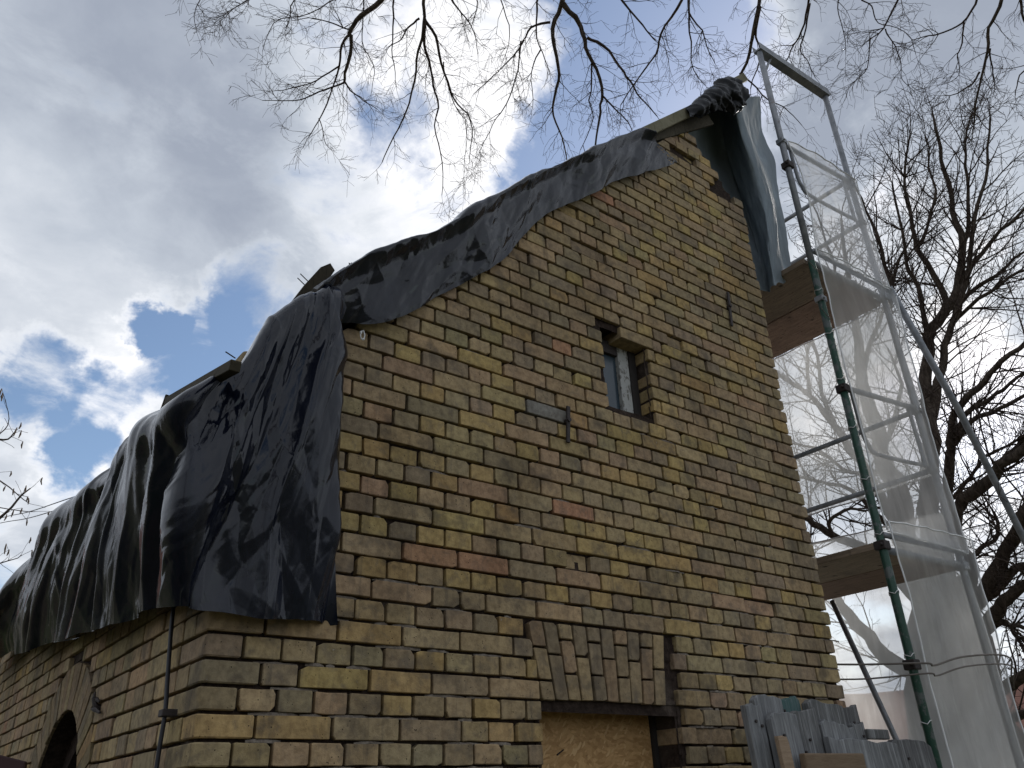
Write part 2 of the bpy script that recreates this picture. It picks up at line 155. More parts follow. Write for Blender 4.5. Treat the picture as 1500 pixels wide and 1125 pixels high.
PT_OVER = [{"p":[[1.897,1.774,7.124],[1.801,2.196,6.901],[1.705,2.434,6.775],[1.582,2.656,6.658],[1.521,2.796,6.574],[1.545,2.879,6.501],[1.605,3.055,6.339],[1.65,3.16,6.234]],"r":[0.058,0.0193],"k":1.0,"l":-0.15,"o":1},{"p":[[1.52,2.836,6.543],[1.481,2.962,6.457],[1.546,3.09,6.331],[1.583,3.254,6.177],[1.546,3.513,5.955],[1.517,3.674,5.809]],"r":[0.0232,0.0062],"k":1.3,"l":-0.15,"o":0},{"p":[[1.65,3.16,6.234],[1.492,3.332,6.14],[1.354,3.45,6.08],[1.167,3.563,6.034],[0.99,3.656,5.997]],"r":[0.0174,0.0046],"k":1.5,"l":-0.15,"o":0},{"p":[[1.546,3.09,6.331],[1.413,3.275,6.217],[1.232,3.427,6.14],[1.048,3.553,6.078]],"r":[0.0155,0.0046],"k":1.5,"l":-0.15,"o":0},{"p":[[1.65,3.16,6.234],[1.84,3.181,6.144],[2.041,3.16,6.079]],"r":[0.0155,0.0046],"k":1.5,"l":-0.15,"o":0},{"p":[[1.546,3.513,5.955],[1.677,3.617,5.805],[1.785,3.651,5.727]],"r":[0.0093,0.0039],"k":1.4,"l":-0.15,"o":0},{"p":[[1.509,2.803,6.572],[1.36,2.856,6.579],[1.156,2.903,6.601],[0.976,3.03,6.55]],"r":[0.0135,0.0039],"k":1.5,"l":-0.15,"o":0},{"p":[[1.655,2.348,6.85],[1.536,2.481,6.798],[1.317,2.641,6.752],[1.087,2.914,6.612],[0.849,3.098,6.526],[0.832,3.35,6.318]],"r":[0.0155,0.0039],"k":1.6,"l":-0.15,"o":1},{"p":[[1.186,2.406,6.953],[1.029,2.667,6.812],[0.926,2.892,6.67],[0.958,3.095,6.502]],"r":[0.0193,0.0046],"k":1.6,"l":-0.15,"o":1},{"p":[[0.849,2.603,6.9],[0.712,2.898,6.714],[0.493,3.172,6.54],[0.411,3.292,6.455]],"r":[0.0155,0.0039],"k":1.6,"l":-0.15,"o":1},{"p":[[0.494,2.744,6.871],[0.301,3.057,6.666],[0.139,3.292,6.498],[0.143,3.403,6.402],[0.222,3.5,6.305]],"r":[0.0116,0.0039],"k":1.0,"l":-0.15,"o":1},{"p":[[1.074,2.473,6.937],[0.803,2.794,6.773],[0.539,3.123,6.572],[0.355,3.319,6.442]],"r":[0.0135,0.0039],"k":1.5,"l":-0.15,"o":1},{"p":[[1.397,2.335,6.941],[1.581,2.627,6.679],[1.651,2.816,6.514],[1.841,2.934,6.351],[1.93,3.111,6.168]],"r":[0.0155,0.0039],"k":1.5,"l":-0.15,"o":1},{"p":[[1.897,1.774,7.124],[1.989,2.071,6.912],[2.035,2.22,6.798],[2.123,2.36,6.668],[2.172,2.532,6.525],[2.267,2.709,6.351],[2.32,2.971,6.114],[2.283,3.226,5.909],[2.278,3.455,5.695]],"r":[0.0387,0.007],"k":1.0,"l":-0.15,"o":1},{"p":[[2.107,2.335,6.692],[2.214,2.504,6.528],[2.349,2.571,6.418],[2.442,2.69,6.284],[2.563,2.813,6.126],[2.634,2.963,5.964],[2.809,3.099,5.745],[2.95,3.317,5.452]],"r":[0.0271,0.0054],"k":1.2,"l":-0.15,"o":0},{"p":[[2.12,2.344,6.68],[2.293,2.392,6.574],[2.469,2.533,6.391],[2.656,2.649,6.21],[2.85,2.678,6.082],[2.983,2.785,5.919],[3.061,2.928,5.748]],"r":[0.0271,0.0054],"k":1.2,"l":-0.15,"o":0},{"p":[[2.066,2.362,6.69],[2.006,2.49,6.623],[1.994,2.605,6.545],[1.914,2.714,6.494]],"r":[0.0193,0.005],"k":1.3,"l":-0.15,"o":0},{"p":[[1.769,2.393,6.78],[1.904,2.603,6.582],[2.007,2.774,6.412],[2.116,2.911,6.256]],"r":[0.0174,0.0046],"k":1.2,"l":-0.15,"o":0},{"p":[[2.089,1.822,7.025],[2.17,2.008,6.881],[2.34,2.103,6.749],[2.536,2.119,6.65],[2.707,2.245,6.482]],"r":[0.0232,0.005],"k":1.5,"l":-0.15,"o":1},{"p":[[2.979,0.964,7.085],[3.079,1.202,6.917],[3.163,1.39,6.772],[3.214,1.608,6.62],[3.324,1.732,6.481],[3.469,1.853,6.315],[3.523,2.022,6.167],[3.577,2.132,6.053],[3.748,2.204,5.882],[3.903,2.303,5.691]],"r":[0.0542,0.0077],"k":1.0,"l":-0.15,"o":1},{"p":[[3.172,1.402,6.76],[3.363,1.421,6.642],[3.527,1.461,6.521],[3.677,1.55,6.373],[3.861,1.635,6.196],[3.936,1.766,6.057],[4.077,2.008,5.782],[4.145,2.122,5.642]],"r":[0.0464,0.0116],"k":1.0,"l":-0.15,"o":0},{"p":[[3.531,1.444,6.528],[3.738,1.365,6.441],[3.953,1.375,6.29],[4.088,1.385,6.187],[4.255,1.412,6.045],[4.424,1.407,5.914]],"r":[0.0271,0.0077],"k":1.2,"l":-0.15,"o":0},{"p":[[3.176,1.593,6.65],[3.064,1.726,6.632],[3.011,1.894,6.556],[2.956,2.188,6.39],[2.826,2.512,6.225]],"r":[0.0232,0.0054],"k":1.5,"l":-0.15,"o":0},{"p":[[2.853,1.382,6.937],[2.972,1.542,6.788],[3.071,1.676,6.658],[3.218,1.816,6.49],[3.387,1.9,6.335]],"r":[0.0232,0.0054],"k":1.2,"l":-0.15,"o":1},{"p":[[3.215,1.812,6.494],[3.229,2.025,6.347],[3.393,2.215,6.113]],"r":[0.0135,0.0046],"k":1.4,"l":-0.15,"o":0},{"p":[[3.683,1.558,6.364],[3.803,1.77,6.149],[3.946,1.908,5.953],[3.975,2.141,5.761]],"r":[0.0155,0.0054],"k":1.4,"l":-0.15,"o":0},{"p":[[3.912,1.676,6.134],[4.138,1.64,5.99],[4.294,1.663,5.853]],"r":[0.0155,0.0062],"k":1.3,"l":-0.15,"o":0},{"p":[[3.011,1.894,6.556],[3.112,2.134,6.34],[3.14,2.364,6.159],[3.135,2.615,5.967],[3.126,2.864,5.764]],"r":[0.0155,0.0043],"k":1.5,"l":-0.15,"o":0},{"p":[[3.968,0.288,6.809],[4.06,0.603,6.615],[4.07,0.931,6.45],[4.131,1.077,6.331],[4.11,1.345,6.194],[4.101,1.593,6.048]],"r":[0.0271,0.0077],"k":1.3,"l":-0.15,"o":1},{"p":[[3.393,0.94,6.875],[3.622,1.004,6.708],[3.902,1.019,6.52],[4.067,1.002,6.416]],"r":[0.0232,0.0077],"k":1.4,"l":-0.15,"o":1},{"p":[[3.954,0.368,6.786],[4.108,0.557,6.602],[4.265,0.744,6.403],[4.424,0.862,6.224],[4.542,0.895,6.113]],"r":[0.0232,0.0054],"k":1.4,"l":-0.15,"o":1},{"p":[[4.163,0.619,6.535],[4.398,0.661,6.343],[4.594,0.711,6.165]],"r":[0.0155,0.005],"k":1.4,"l":-0.15,"o":0},{"p":[[4.415,-0.158,6.664],[4.585,0.075,6.452],[4.736,0.332,6.226],[4.81,0.603,6.038],[4.851,0.767,5.919]],"r":[0.0348,0.0155],"k":1.0,"l":-0.15,"o":1},{"p":[[4.618,0.109,6.413],[4.738,0.26,6.255],[4.829,0.337,6.146],[4.954,0.586,5.92]],"r":[0.0232,0.0077],"k":1.1,"l":-0.15,"o":0},{"p":[[4.804,0.587,6.05],[5.121,0.575,5.966],[5.441,0.533,5.878],[5.718,0.536,5.798]],"r":[0.0155,0.0052],"k":1.5,"l":-0.15,"o":0},{"p":[[2.228,1.785,6.992],[2.481,1.911,6.808],[2.536,2.119,6.65]],"r":[0.0155,0.0046],"k":1.5,"l":-0.15,"o":1},{"p":[[2.423,1.583,7.026],[2.649,1.726,6.842],[2.851,1.889,6.644],[2.939,2.138,6.434]],"r":[0.0155,0.0043],"k":1.5,"l":-0.15,"o":1},{"p":[[2.441,2.491,6.435],[2.508,2.567,6.346],[2.689,2.686,6.163],[2.856,2.753,6.019],[3.016,2.941,5.764],[3.111,3.111,5.549]],"r":[0.0116,0.0039],"k":1.4,"l":-0.15,"o":0},{"p":[[4.738,-0.436,6.51],[4.889,-0.258,6.328],[4.994,-0.06,6.167],[5.015,0.093,6.088],[5.038,0.224,6.013]],"r":[0.0232,0.007],"k":1.5,"l":-0.15,"o":1},{"p":[[4.906,-0.242,6.309],[5.015,-0.084,6.158],[5.065,0.036,6.067],[5.183,0.041,5.958],[5.303,0.076,5.829]],"r":[0.0155,0.0046],"k":1.3,"l":-0.15,"o":0},{"p":[[4.931,-0.656,6.417],[5.053,-0.447,6.251],[5.194,-0.33,6.087],[5.355,-0.24,5.904]],"r":[0.0116,0.0039],"k":1.6,"l":-0.15,"o":1},{"p":[[5.303,-1.035,6.192],[5.378,-0.845,6.074],[5.441,-0.622,5.951],[5.41,-0.431,5.919]],"r":[0.0232,0.0062],"k":1.3,"l":-0.15,"o":1},{"p":[[5.409,-0.488,5.939],[5.529,-0.35,5.773],[5.547,-0.192,5.695],[5.572,-0.042,5.609]],"r":[0.0101,0.0039],"k":1.6,"l":-0.15,"o":0},{"p":[[5.444,-0.627,5.949],[5.557,-0.607,5.831],[5.688,-0.562,5.682],[5.765,-0.519,5.585],[5.887,-0.542,5.459]],"r":[0.0116,0.0039],"k":1.6,"l":-0.15,"o":0},{"p":[[5.18,-0.599,6.186],[5.279,-0.648,6.112],[5.38,-0.632,6.012],[5.533,-0.721,5.89],[5.713,-0.706,5.702]],"r":[0.0116,0.0039],"k":1.5,"l":-0.15,"o":0},{"p":[[5.646,-1.49,5.956],[5.738,-1.33,5.833],[5.776,-1.163,5.757],[5.737,-0.975,5.752],[5.681,-0.846,5.776],[5.632,-0.743,5.797]],"r":[0.0232,0.0054],"k":1.5,"l":-0.15,"o":1},{"p":[[5.776,-1.163,5.757],[5.883,-1.057,5.618],[5.9,-0.971,5.576],[5.979,-0.9,5.467],[5.99,-0.804,5.427]],"r":[0.0135,0.0039],"k":1.5,"l":-0.15,"o":0},{"p":[[5.699,-1.636,5.927],[5.835,-1.469,5.758],[5.924,-1.304,5.63],[6.023,-1.192,5.493],[6.081,-1.053,5.393],[6.191,-0.883,5.213],[6.308,-0.766,5.029]],"r":[0.0309,0.0097],"k":1.2,"l":-0.15,"o":1},{"p":[[6.081,-1.053,5.393],[6.085,-0.91,5.347],[6.082,-0.806,5.32],[6.037,-0.724,5.347]],"r":[0.0155,0.0046],"k":1.4,"l":-0.15,"o":0},{"p":[[6.02,-1.209,5.502],[6.131,-1.131,5.354],[6.238,-1.035,5.199]],"r":[0.0155,0.0054],"k":1.2,"l":-0.15,"o":0},{"p":[[5.799,-1.708,5.834],[5.901,-1.566,5.704],[6.054,-1.502,5.523],[6.203,-1.438,5.336],[6.244,-1.275,5.251],[6.327,-1.182,5.126]],"r":[0.0232,0.0062],"k":1.4,"l":-0.15,"o":1}]
PT_CATKIN = [{"p":[[-0.531,6.289,0.858],[-0.565,6.198,1.363],[-0.456,6.11,1.725],[-0.245,6.044,1.932],[-0.086,5.962,2.166],[0.018,5.908,2.305]],"r":[0.0341,0.0057],"k":1.2,"l":0.1,"o":0},{"p":[[-0.565,6.198,1.363],[-0.641,6.059,1.935],[-0.574,5.926,2.362],[-0.405,5.824,2.634],[-0.292,5.798,2.685],[-0.225,5.753,2.789]],"r":[0.0265,0.0045],"k":1.3,"l":0.1,"o":0},{"p":[[-0.405,5.824,2.634],[-0.321,5.743,2.832],[-0.388,5.664,3.032]],"r":[0.0095,0.003],"k":1.2,"l":0.1,"o":0},{"p":[[-0.456,6.11,1.725],[-0.207,6.133,1.576],[-0.011,6.098,1.657],[0.084,6.074,1.716]],"r":[0.0114,0.0038],"k":1.4,"l":0.1,"o":0},{"p":[[-0.574,5.926,2.362],[-0.353,5.925,2.339],[-0.176,5.928,2.294],[0.022,5.948,2.181]],"r":[0.0114,0.0038],"k":1.4,"l":0.1,"o":0},{"p":[[-0.641,6.059,1.935],[-0.446,6.01,2.083],[-0.182,5.987,2.11],[0.096,5.962,2.111]],"r":[0.0114,0.0038],"k":1.4,"l":0.1,"o":0},{"p":[[-0.555,6.243,1.136],[-0.724,6.096,1.806],[-0.899,5.847,2.596],[-0.956,5.613,3.169]],"r":[0.0303,0.0114],"k":0.6,"l":0.1,"o":0},{"p":[[-0.138,6.329,-1.377],[-0.352,6.38,-0.198],[-0.531,6.289,0.858],[-0.555,6.243,1.136]],"r":[0.053,0.0341],"k":0,"l":0.1,"o":0}]
PT_HOUSER = [[[28.102,15.033,2.494],[28.618,14.17,2.42],[29.04,13.475,2.02],[28.28,14.956,0.673]]]
PT_WIRE = [[[0.353,12.717,3.963],[0.452,5.854,2.307]]]

GROUND = -2.1
H = 0.077          # brick course
JT = 0.0112         # joint
GW = 3.41          # gable width
RK0, RKS = 0.82, 1.01   # left rake line z = RK0 + RKS * x
rnd = random.Random(7)


# ---------- helpers
def tag(o, label=None, cat=None, group=None, kind=None):
    if label: o['label'] = label
    if cat: o['category'] = cat
    if group: o['group'] = group
    if kind: o['kind'] = kind
    return o


def adopt(o, parent):
    o.parent = parent
    o.matrix_parent_inverse = Matrix.Translation(-world_loc(parent))


def world_loc(o):
    v = Vector(o.location)
    return v


def empty(name, loc, label=None, cat=None, group=None):
    o = bpy.data.objects.new(name, None)
    o.empty_display_size = 0.2
    o.location = loc
    COL.objects.link(o)
    return tag(o, label, cat, group)


class MB:
    """collects vertices and faces, then becomes one mesh object"""
    def __init__(self):
        self.v, self.f, self.c, self.mi = [], [], [], []

    def add(self, vs, fs, col=None, mi=0):
        b = len(self.v)
        self.v.extend(vs)
        self.f.extend([tuple(i + b for i in f) for f in fs])
        self.mi.extend([mi] * len(fs))
        if col is not None:
            self.c.extend([col] * len(vs))

    def box(self, lo, hi, col=None, mi=0):
        (a, b, c), (d, e, f) = lo, hi
        vs = [(a, b, c), (d, b, c), (d, e, c), (a, e, c), (a, b, f), (d, b, f), (d, e, f), (a, e, f)]
        self.add(vs, [(0, 3, 2, 1), (4, 5, 6, 7), (0, 1, 5, 4), (1, 2, 6, 5), (2, 3, 7, 6), (3, 0, 4, 7)], col, mi)

    def beam(self, a, b, w, t, up=(0, 0, 1), col=None):
        """box from a to b, w along the side axis, t along the up axis"""
        a, b = Vector(a), Vector(b)
        d = (b - a).normalized()
        s = d.cross(Vector(up)).normalized()
        u = s.cross(d).normalized()
        vs = [p + s * i * w / 2 + u * j * t / 2 for p in (a, b) for i, j in ((-1, -1), (1, -1), (1, 1), (-1, 1))]
        self.add([tuple(v) for v in vs], [(0, 1, 2, 3), (7, 6, 5, 4), (0, 4, 5, 1), (1, 5, 6, 2), (2, 6, 7, 3), (3, 7, 4, 0)], col)

    def tube(self, pts, rad, n=8, cap=True, col=None):
        pts = [Vector(p) for p in pts]
        if not isinstance(rad, (list, tuple)):
            rad = [rad] * len(pts)
        rings = []
        ref = None
        vs, fs = [], []
        for i, p in enumerate(pts):
            a = pts[max(i - 1, 0)]
            b = pts[min(i + 1, len(pts) - 1)]
            d = (b - a)
            d = d.normalized() if d.length > 1e-9 else Vector((0, 0, 1))
            if ref is None:
                ref = d.orthogonal().normalized()
            else:
                ref = (ref - d * ref.dot(d))
                ref = ref.normalized() if ref.length > 1e-6 else d.orthogonal().normalized()
            bi = d.cross(ref)
            for k in range(n):
                an = 2 * pi * k / n
                q = p + (ref * cos(an) + bi * sin(an)) * rad[i]
                vs.append((q.x, q.y, q.z))
        for i in range(len(pts) - 1):
            for k in range(n):
                k2 = (k + 1) % n
                fs.append((i * n + k, i * n + k2, (i + 1) * n + k2, (i + 1) * n + k))
        if cap:
            fs.append(tuple(reversed(range(n))))
            fs.append(tuple((len(pts) - 1) * n + k for k in range(n)))
        self.add(vs, fs, col)

    def build(self, name, mat, parent=None, smooth=False, bevel=0.0):
        me = bpy.data.meshes.new(name)
        me.from_pydata([tuple(v) for v in self.v], [], self.f)
        for m in (mat if isinstance(mat, (list, tuple)) else [mat]):
            me.materials.append(m)
        if any(self.mi):
            me.polygons.foreach_set('material_index', self.mi)
        if self.c:
            at = me.color_attributes.new('bc', 'FLOAT_COLOR', 'POINT')
            flat = []
            for c in self.c:
                flat.extend((c[0], c[1], c[2], 1.0))
            at.data.foreach_set('color', flat)
        if smooth:
            me.polygons.foreach_set('use_smooth', [True] * len(me.polygons))
        me.update()
        o = bpy.data.objects.new(name, me)
        COL.objects.link(o)
        if bevel:
            md = o.modifiers.new('bevel', 'BEVEL')
            md.width = bevel
            md.segments = 2
            md.limit_method = 'ANGLE'
        if parent is not None:
            p = parent
            off = Vector((0, 0, 0))
            while p is not None:          # every parent holds a plain translation
                off += Vector(p.location)
                p = p.parent
            o.parent = parent
            o.location = -off
        return o


def cr(p0, p1, p2, p3, t):
    return 0.5 * ((2 * p1) + (p2 - p0) * t + (2 * p0 - 5 * p1 + 4 * p2 - p3) * t * t + (3 * p1 - p0 - 3 * p2 + p3) * t ** 3)


def spline(pts, n):
    pts = [Vector(p) for p in pts]
    out = []
    m = len(pts) - 1
    for i in range(n):
        x = i / (n - 1) * m
        k = min(int(x), m - 1)
        t = x - k
        out.append(cr(pts[max(k - 1, 0)], pts[k], pts[k + 1], pts[min(k + 2, m)], t))
    return out


def surf(grid, nu, nv):
    rows = [spline(r, nu) for r in grid]
    cols = [spline([rows[j][i] for j in range(len(rows))], nv) for i in range(nu)]
    return [[cols[i][j] for i in range(nu)] for j in range(nv)]


def sheet(name, grid, nu, nv, disp, mat, parent=None, keep=None):
    P = surf(grid, nu, nv)
    out = []
    for j in range(nv):
        row = []
        for i in range(nu):
            du = P[j][min(i + 1, nu - 1)] - P[j][max(i - 1, 0)]
            dv = P[min(j + 1, nv - 1)][i] - P[max(j - 1, 0)][i]
            n = du.cross(dv)
            n = n.normalized() if n.length > 1e-9 else Vector((0, -1, 0))
            row.append(P[j][i] + disp(i / (nu - 1), j / (nv - 1), P[j][i], n))
        out.append(row)
    mb = MB()
    mb.v = [tuple(p) for r in out for p in r]
    for j in range(nv - 1):
        for i in range(nu - 1):
            if keep is None or keep(i / (nu - 1), j / (nv - 1)):
                mb.f.append((j * nu + i, j * nu + i + 1, (j + 1) * nu + i + 1, (j + 1) * nu + i))
    mb.mi = [0] * len(mb.f)
    return mb.build(name, mat, parent, smooth=True)


def clip_half(poly, a, b, c):
    """keep points with a*x + b*y <= c"""
    out = []
    n = len(poly)
    for i in range(n):
        p, q = poly[i], poly[(i + 1) % n]
        fp, fq = a * p[0] + b * p[1] - c, a * q[0] + b * q[1] - c
        if fp <= 0: out.append(p)
        if (fp < 0 < fq) or (fq < 0 < fp):
            t = fp / (fp - fq)
            out.append((p[0] + (q[0] - p[0]) * t, p[1] + (q[1] - p[1]) * t))
    return out


def area(poly):
    return 0.5 * sum(poly[i][0] * poly[(i + 1) % len(poly)][1] - poly[(i + 1) % len(poly)][0] * poly[i][1] for i in range(len(poly)))


# ---------- materials
MATS = {}


def material(name, fn):
    m = bpy.data.materials.new(name)
    m.use_nodes = True
    m.node_tree.nodes.clear()
    ng = NG(m.node_tree)
    fn(ng)
    MATS[name] = m
    return m


def out(ng, shader):
    ng.n('ShaderNodeOutputMaterial', {'Surface': shader})


def pos(ng):
    return ng.n('ShaderNodeNewGeometry').outputs['Position']


def principled(ng, col, rough=0.8, spec=0.3, metal=0.0, normal=None, **kw):
    ins = {'Base Color': col, 'Roughness': rough, 'Specular IOR Level': spec, 'Metallic': metal}
    if normal is not None: ins['Normal'] = normal
    ins.update(kw)
    return ng.n('ShaderNodeBsdfPrincipled', ins).outputs[0]


def bump(ng, h, strength=0.5, dist=0.01, normal=None):
    ins = {'Height': h, 'Strength': strength, 'Distance': dist}
    if normal is not None: ins['Normal'] = normal
    return ng.n('ShaderNodeBump', ins).outputs[0]


def m_brick(ng):
    ps = pos(ng)
    base = ng.n('ShaderNodeAttribute', attribute_name='bc').outputs['Color']
    n1 = ng.noise(ps, 34, 5, .62).outputs['Fac']
    n2 = ng.noise(ps, 7, 4, .6).outputs['Fac']
    n3 = ng.noise(ps, 1.6, 3, .55).outputs['Fac']
    c = ng.mix(ng.sm(n1, .34, .72), base, ng.mix(1.0, base, (.62, .60, .60, 1), 'MULTIPLY'))
    c = ng.mix(ng.m('MULTIPLY', ng.sm(n2, .48, .70), .62), c, (.095, .078, .062, 1))
    mo = ng.noise(ps, 15, 6, .7, .8).outputs['Fac']
    c = ng.mix(ng.m('MULTIPLY', ng.sm(mo, .52, .66), .42), c, (.16, .13, .10, 1))
    c = ng.mix(ng.m('MULTIPLY', ng.sm(mo, .44, .30), .35), c, ng.mix(1.0, c, (1.32, 1.25, 1.1, 1), 'MULTIPLY'))
    c = ng.mix(ng.m('MULTIPLY', ng.sm(n3, .48, .70), .42), c, ng.mix(1.0, c, (.50, .49, .50, 1), 'MULTIPLY'))
    big = ng.noise(ng.vm('MULTIPLY', ps, (2.6, 2.6, .7)), 1.0, 5, .6, .4).outputs['Fac']
    c = ng.mix(ng.m('MULTIPLY', ng.sm(big, .50, .70), .5), c, ng.mix(1.0, c, (.48, .46, .45, 1), 'MULTIPLY'))
    # vertical run marks
    st = ng.noise(ng.vm('MULTIPLY', ps, (26, 26, 2.2)), 1.0, 3, .6).outputs['Fac']
    c = ng.mix(ng.m('MULTIPLY', ng.sm(st, .56, .75), .38), c, (.060, .056, .052, 1))
    # lime specks and small pits
    v = ng.n('ShaderNodeTexVoronoi', {'Vector': ps, 'Scale': 75.0}).outputs['Distance']
    lime = ng.m('MULTIPLY', ng.sm(n1, .66, .74), ng.sm(ng.noise(ps, 3.1, 2, .5).outputs['Fac'], .50, .62))
    c = ng.mix(ng.m('MULTIPLY', lime, .55), c, (.46, .44, .40, 1))
    pit = ng.m('MULTIPLY', ng.sm(v, .20, .09), ng.sm(ng.noise(ps, 18, 2, .5).outputs['Fac'], .54, .60))
    c = ng.mix(ng.m('MULTIPLY', pit, .85), c, (.022, .02, .018, 1))
    fine = ng.noise(ps, 160, 4, .65).outputs['Fac']
    hgt = ng.m('SUBTRACT', ng.m('ADD', ng.m('MULTIPLY', fine, .35), ng.m('MULTIPLY', n1, .8)), ng.m('MULTIPLY', pit, 1.0))
    out(ng, principled(ng, c, .88, .2, normal=bump(ng, hgt, .65, .006)))


def m_mortar(ng):
    ps = pos(ng)
    n1 = ng.noise(ps, 40, 6, .65).outputs['Fac']
    n2 = ng.noise(ps, 2.4, 4, .6).outputs['Fac']
    c = ng.mix(ng.sm(n1, .35, .7), (.026, .018, .015, 1), (.058, .041, .033, 1))
    c = ng.mix(ng.m('MULTIPLY', ng.sm(n2, .54, .68), .45), c, (.16, .13, .105, 1))
    out(ng, principled(ng, c, .95, .1, normal=bump(ng, n1, .9, .012)))


def m_lime(ng):
    ps = pos(ng)
    n1 = ng.noise(ps, 55, 6, .65).outputs['Fac']
    n2 = ng.noise(ps, 5, 3, .6).outputs['Fac']
    c = ng.mix(ng.sm(n1, .3, .7), (.13, .105, .085, 1), (.25, .215, .175, 1))
    c = ng.mix(ng.m('MULTIPLY', ng.sm(n2, .45, .65), .7), c, (.12, .095, .075, 1))
    out(ng, principled(ng, c, .95, .1, normal=bump(ng, n1, .8, .01)))


def m_tarp(base, rough, spec=.5, sc=1.0, bs=.35):
    def fn(ng):
        ps = pos(ng)
        w = ng.noise(ng.vm('MULTIPLY', ps, (1.0, 1.0, .35)), 22 * sc, 4, .55, .8).outputs['Fac']
        w2 = ng.noise(ps, 60 * sc, 3, .5, .3).outputs['Fac']
        fold = ng.m('ABSOLUTE', ng.m('SUBTRACT', ng.noise(ps, 7 * sc, 3, .5, .6).outputs['Fac'], .5))
        dust = ng.noise(ng.vm('MULTIPLY', ps, (1, 1, .35)), 4, 5, .65).outputs['Fac']
        c = ng.mix(ng.m('MULTIPLY', ng.sm(dust, .45, .75), .6), base, tuple(min(1, x * 2.2 + .010) for x in base[:3]) + (1,))
        rg = ng.sm(dust, .3, .75, rough - .06, rough + .16)
        h = ng.m('ADD', ng.m('ADD', ng.m('MULTIPLY', w, .5), ng.m('MULTIPLY', w2, .10)), ng.m('MULTIPLY', fold, 1.6))
        out(ng, principled(ng, c, rg, spec, normal=bump(ng, h, bs, .03)))
    return fn


def m_wood(c0, c1, dark, axis=(4, 4, .5), knots=True, scale=14, rough=.8, wash=None):
    def fn(ng):
        ps = ng.n('ShaderNodeTexCoord').outputs['Object']
        st = ng.vm('MULTIPLY', ps, axis)
        grain = ng.noise(st, scale, 6, .65, .6).outputs['Fac']
        big = ng.noise(ps, 3.0, 4, .6).outputs['Fac']
        rv = ng.n('ShaderNodeObjectInfo').outputs['Random']
        c = ng.mix(ng.sm(grain, .3, .7), c0, c1)
        c = ng.mix(ng.sm(rv, 0, 1, .0, .75), c, ng.mix(1.0, c, (.50, .48, .45, 1), 'MULTIPLY'))
        c = ng.mix(ng.m('MULTIPLY', ng.sm(big, .48, .70), .6), c, dark)
        if wash:
            wn = ng.noise(ng.vm('MULTIPLY', ps, (34, 34, 1.1)), 1.0, 5, .65, .3).outputs['Fac']
            c = ng.mix(ng.m('MULTIPLY', ng.sm(wn, .50, .66), .75), c, wash)
            dn = ng.noise(ng.vm('MULTIPLY', ps, (16, 16, 2.5)), 1.0, 4, .6).outputs['Fac']
            c = ng.mix(ng.m('MULTIPLY', ng.sm(dn, .54, .68), .7), c, dark)
        if knots:
            k = ng.n('ShaderNodeTexVoronoi', {'Vector': ng.vm('MULTIPLY', ps, (1, 1, .55)), 'Scale': 6.5, 'Randomness': 1.0}).outputs['Distance']
            c = ng.mix(ng.m('MULTIPLY', ng.sm(k, .17, .06), .9), c, tuple(x * .28 for x in dark[:3]) + (1,))
            crack = ng.noise(ng.vm('MULTIPLY', ps, (60, 60, 1.2)), 1, 3, .5).outputs['Fac']
            c = ng.mix(ng.m('MULTIPLY', ng.sm(crack, .62, .70), .7), c, tuple(x * .35 for x in dark[:3]) + (1,))
        out(ng, principled(ng, c, rough, .2, normal=bump(ng, grain, .5, .006)))
    return fn


def m_plain(col, rough=.6, spec=.4, metal=0.0, var=.3, sc=12, bs=.15):
    def fn(ng):
        ps = pos(ng)
        n = ng.noise(ps, sc, 5, .6).outputs['Fac']
        c = ng.mix(ng.m('MULTIPLY', ng.sm(n, .35, .75), var), col, tuple(x * .35 for x in col[:3]) + (1,))
        out(ng, principled(ng, c, rough, spec, metal, normal=bump(ng, n, bs, .005)))
    return fn


def m_galv(ng):
    ps = pos(ng)
    n = ng.noise(ps, 9, 6, .65).outputs['Fac']
    f = ng.noise(ps, 45, 4, .6).outputs['Fac']
    c = ng.mix(ng.sm(n, .35, .7), (.30, .31, .33, 1), (.17, .18, .20, 1))
    c = ng.mix(ng.m('MULTIPLY', ng.sm(f, .62, .74), .6), c, (.42, .42, .42, 1))
    rust = ng.sm(ng.noise(ps, 4.2, 5, .7).outputs['Fac'], .64, .72)
    c = ng.mix(ng.m('MULTIPLY', rust, .6), c, (.13, .07, .045, 1))
    out(ng, principled(ng, c, .55, .4, .35, normal=bump(ng, f, .2, .003)))


def m_green(ng):
    ps = pos(ng)
    n = ng.noise(ps, 13, 6, .7).outputs['Fac']
    c = ng.mix(ng.sm(n, .52, .60), (.022, .066, .045, 1), (.10, .112, .108, 1))
    f = ng.noise(ps, 40, 4, .6).outputs['Fac']
    c = ng.mix(ng.m('MULTIPLY', ng.sm(f, .55, .7), .55), c, (.02, .045, .035, 1))
    out(ng, principled(ng, c, .5, .4, normal=bump(ng, n, .3, .003)))


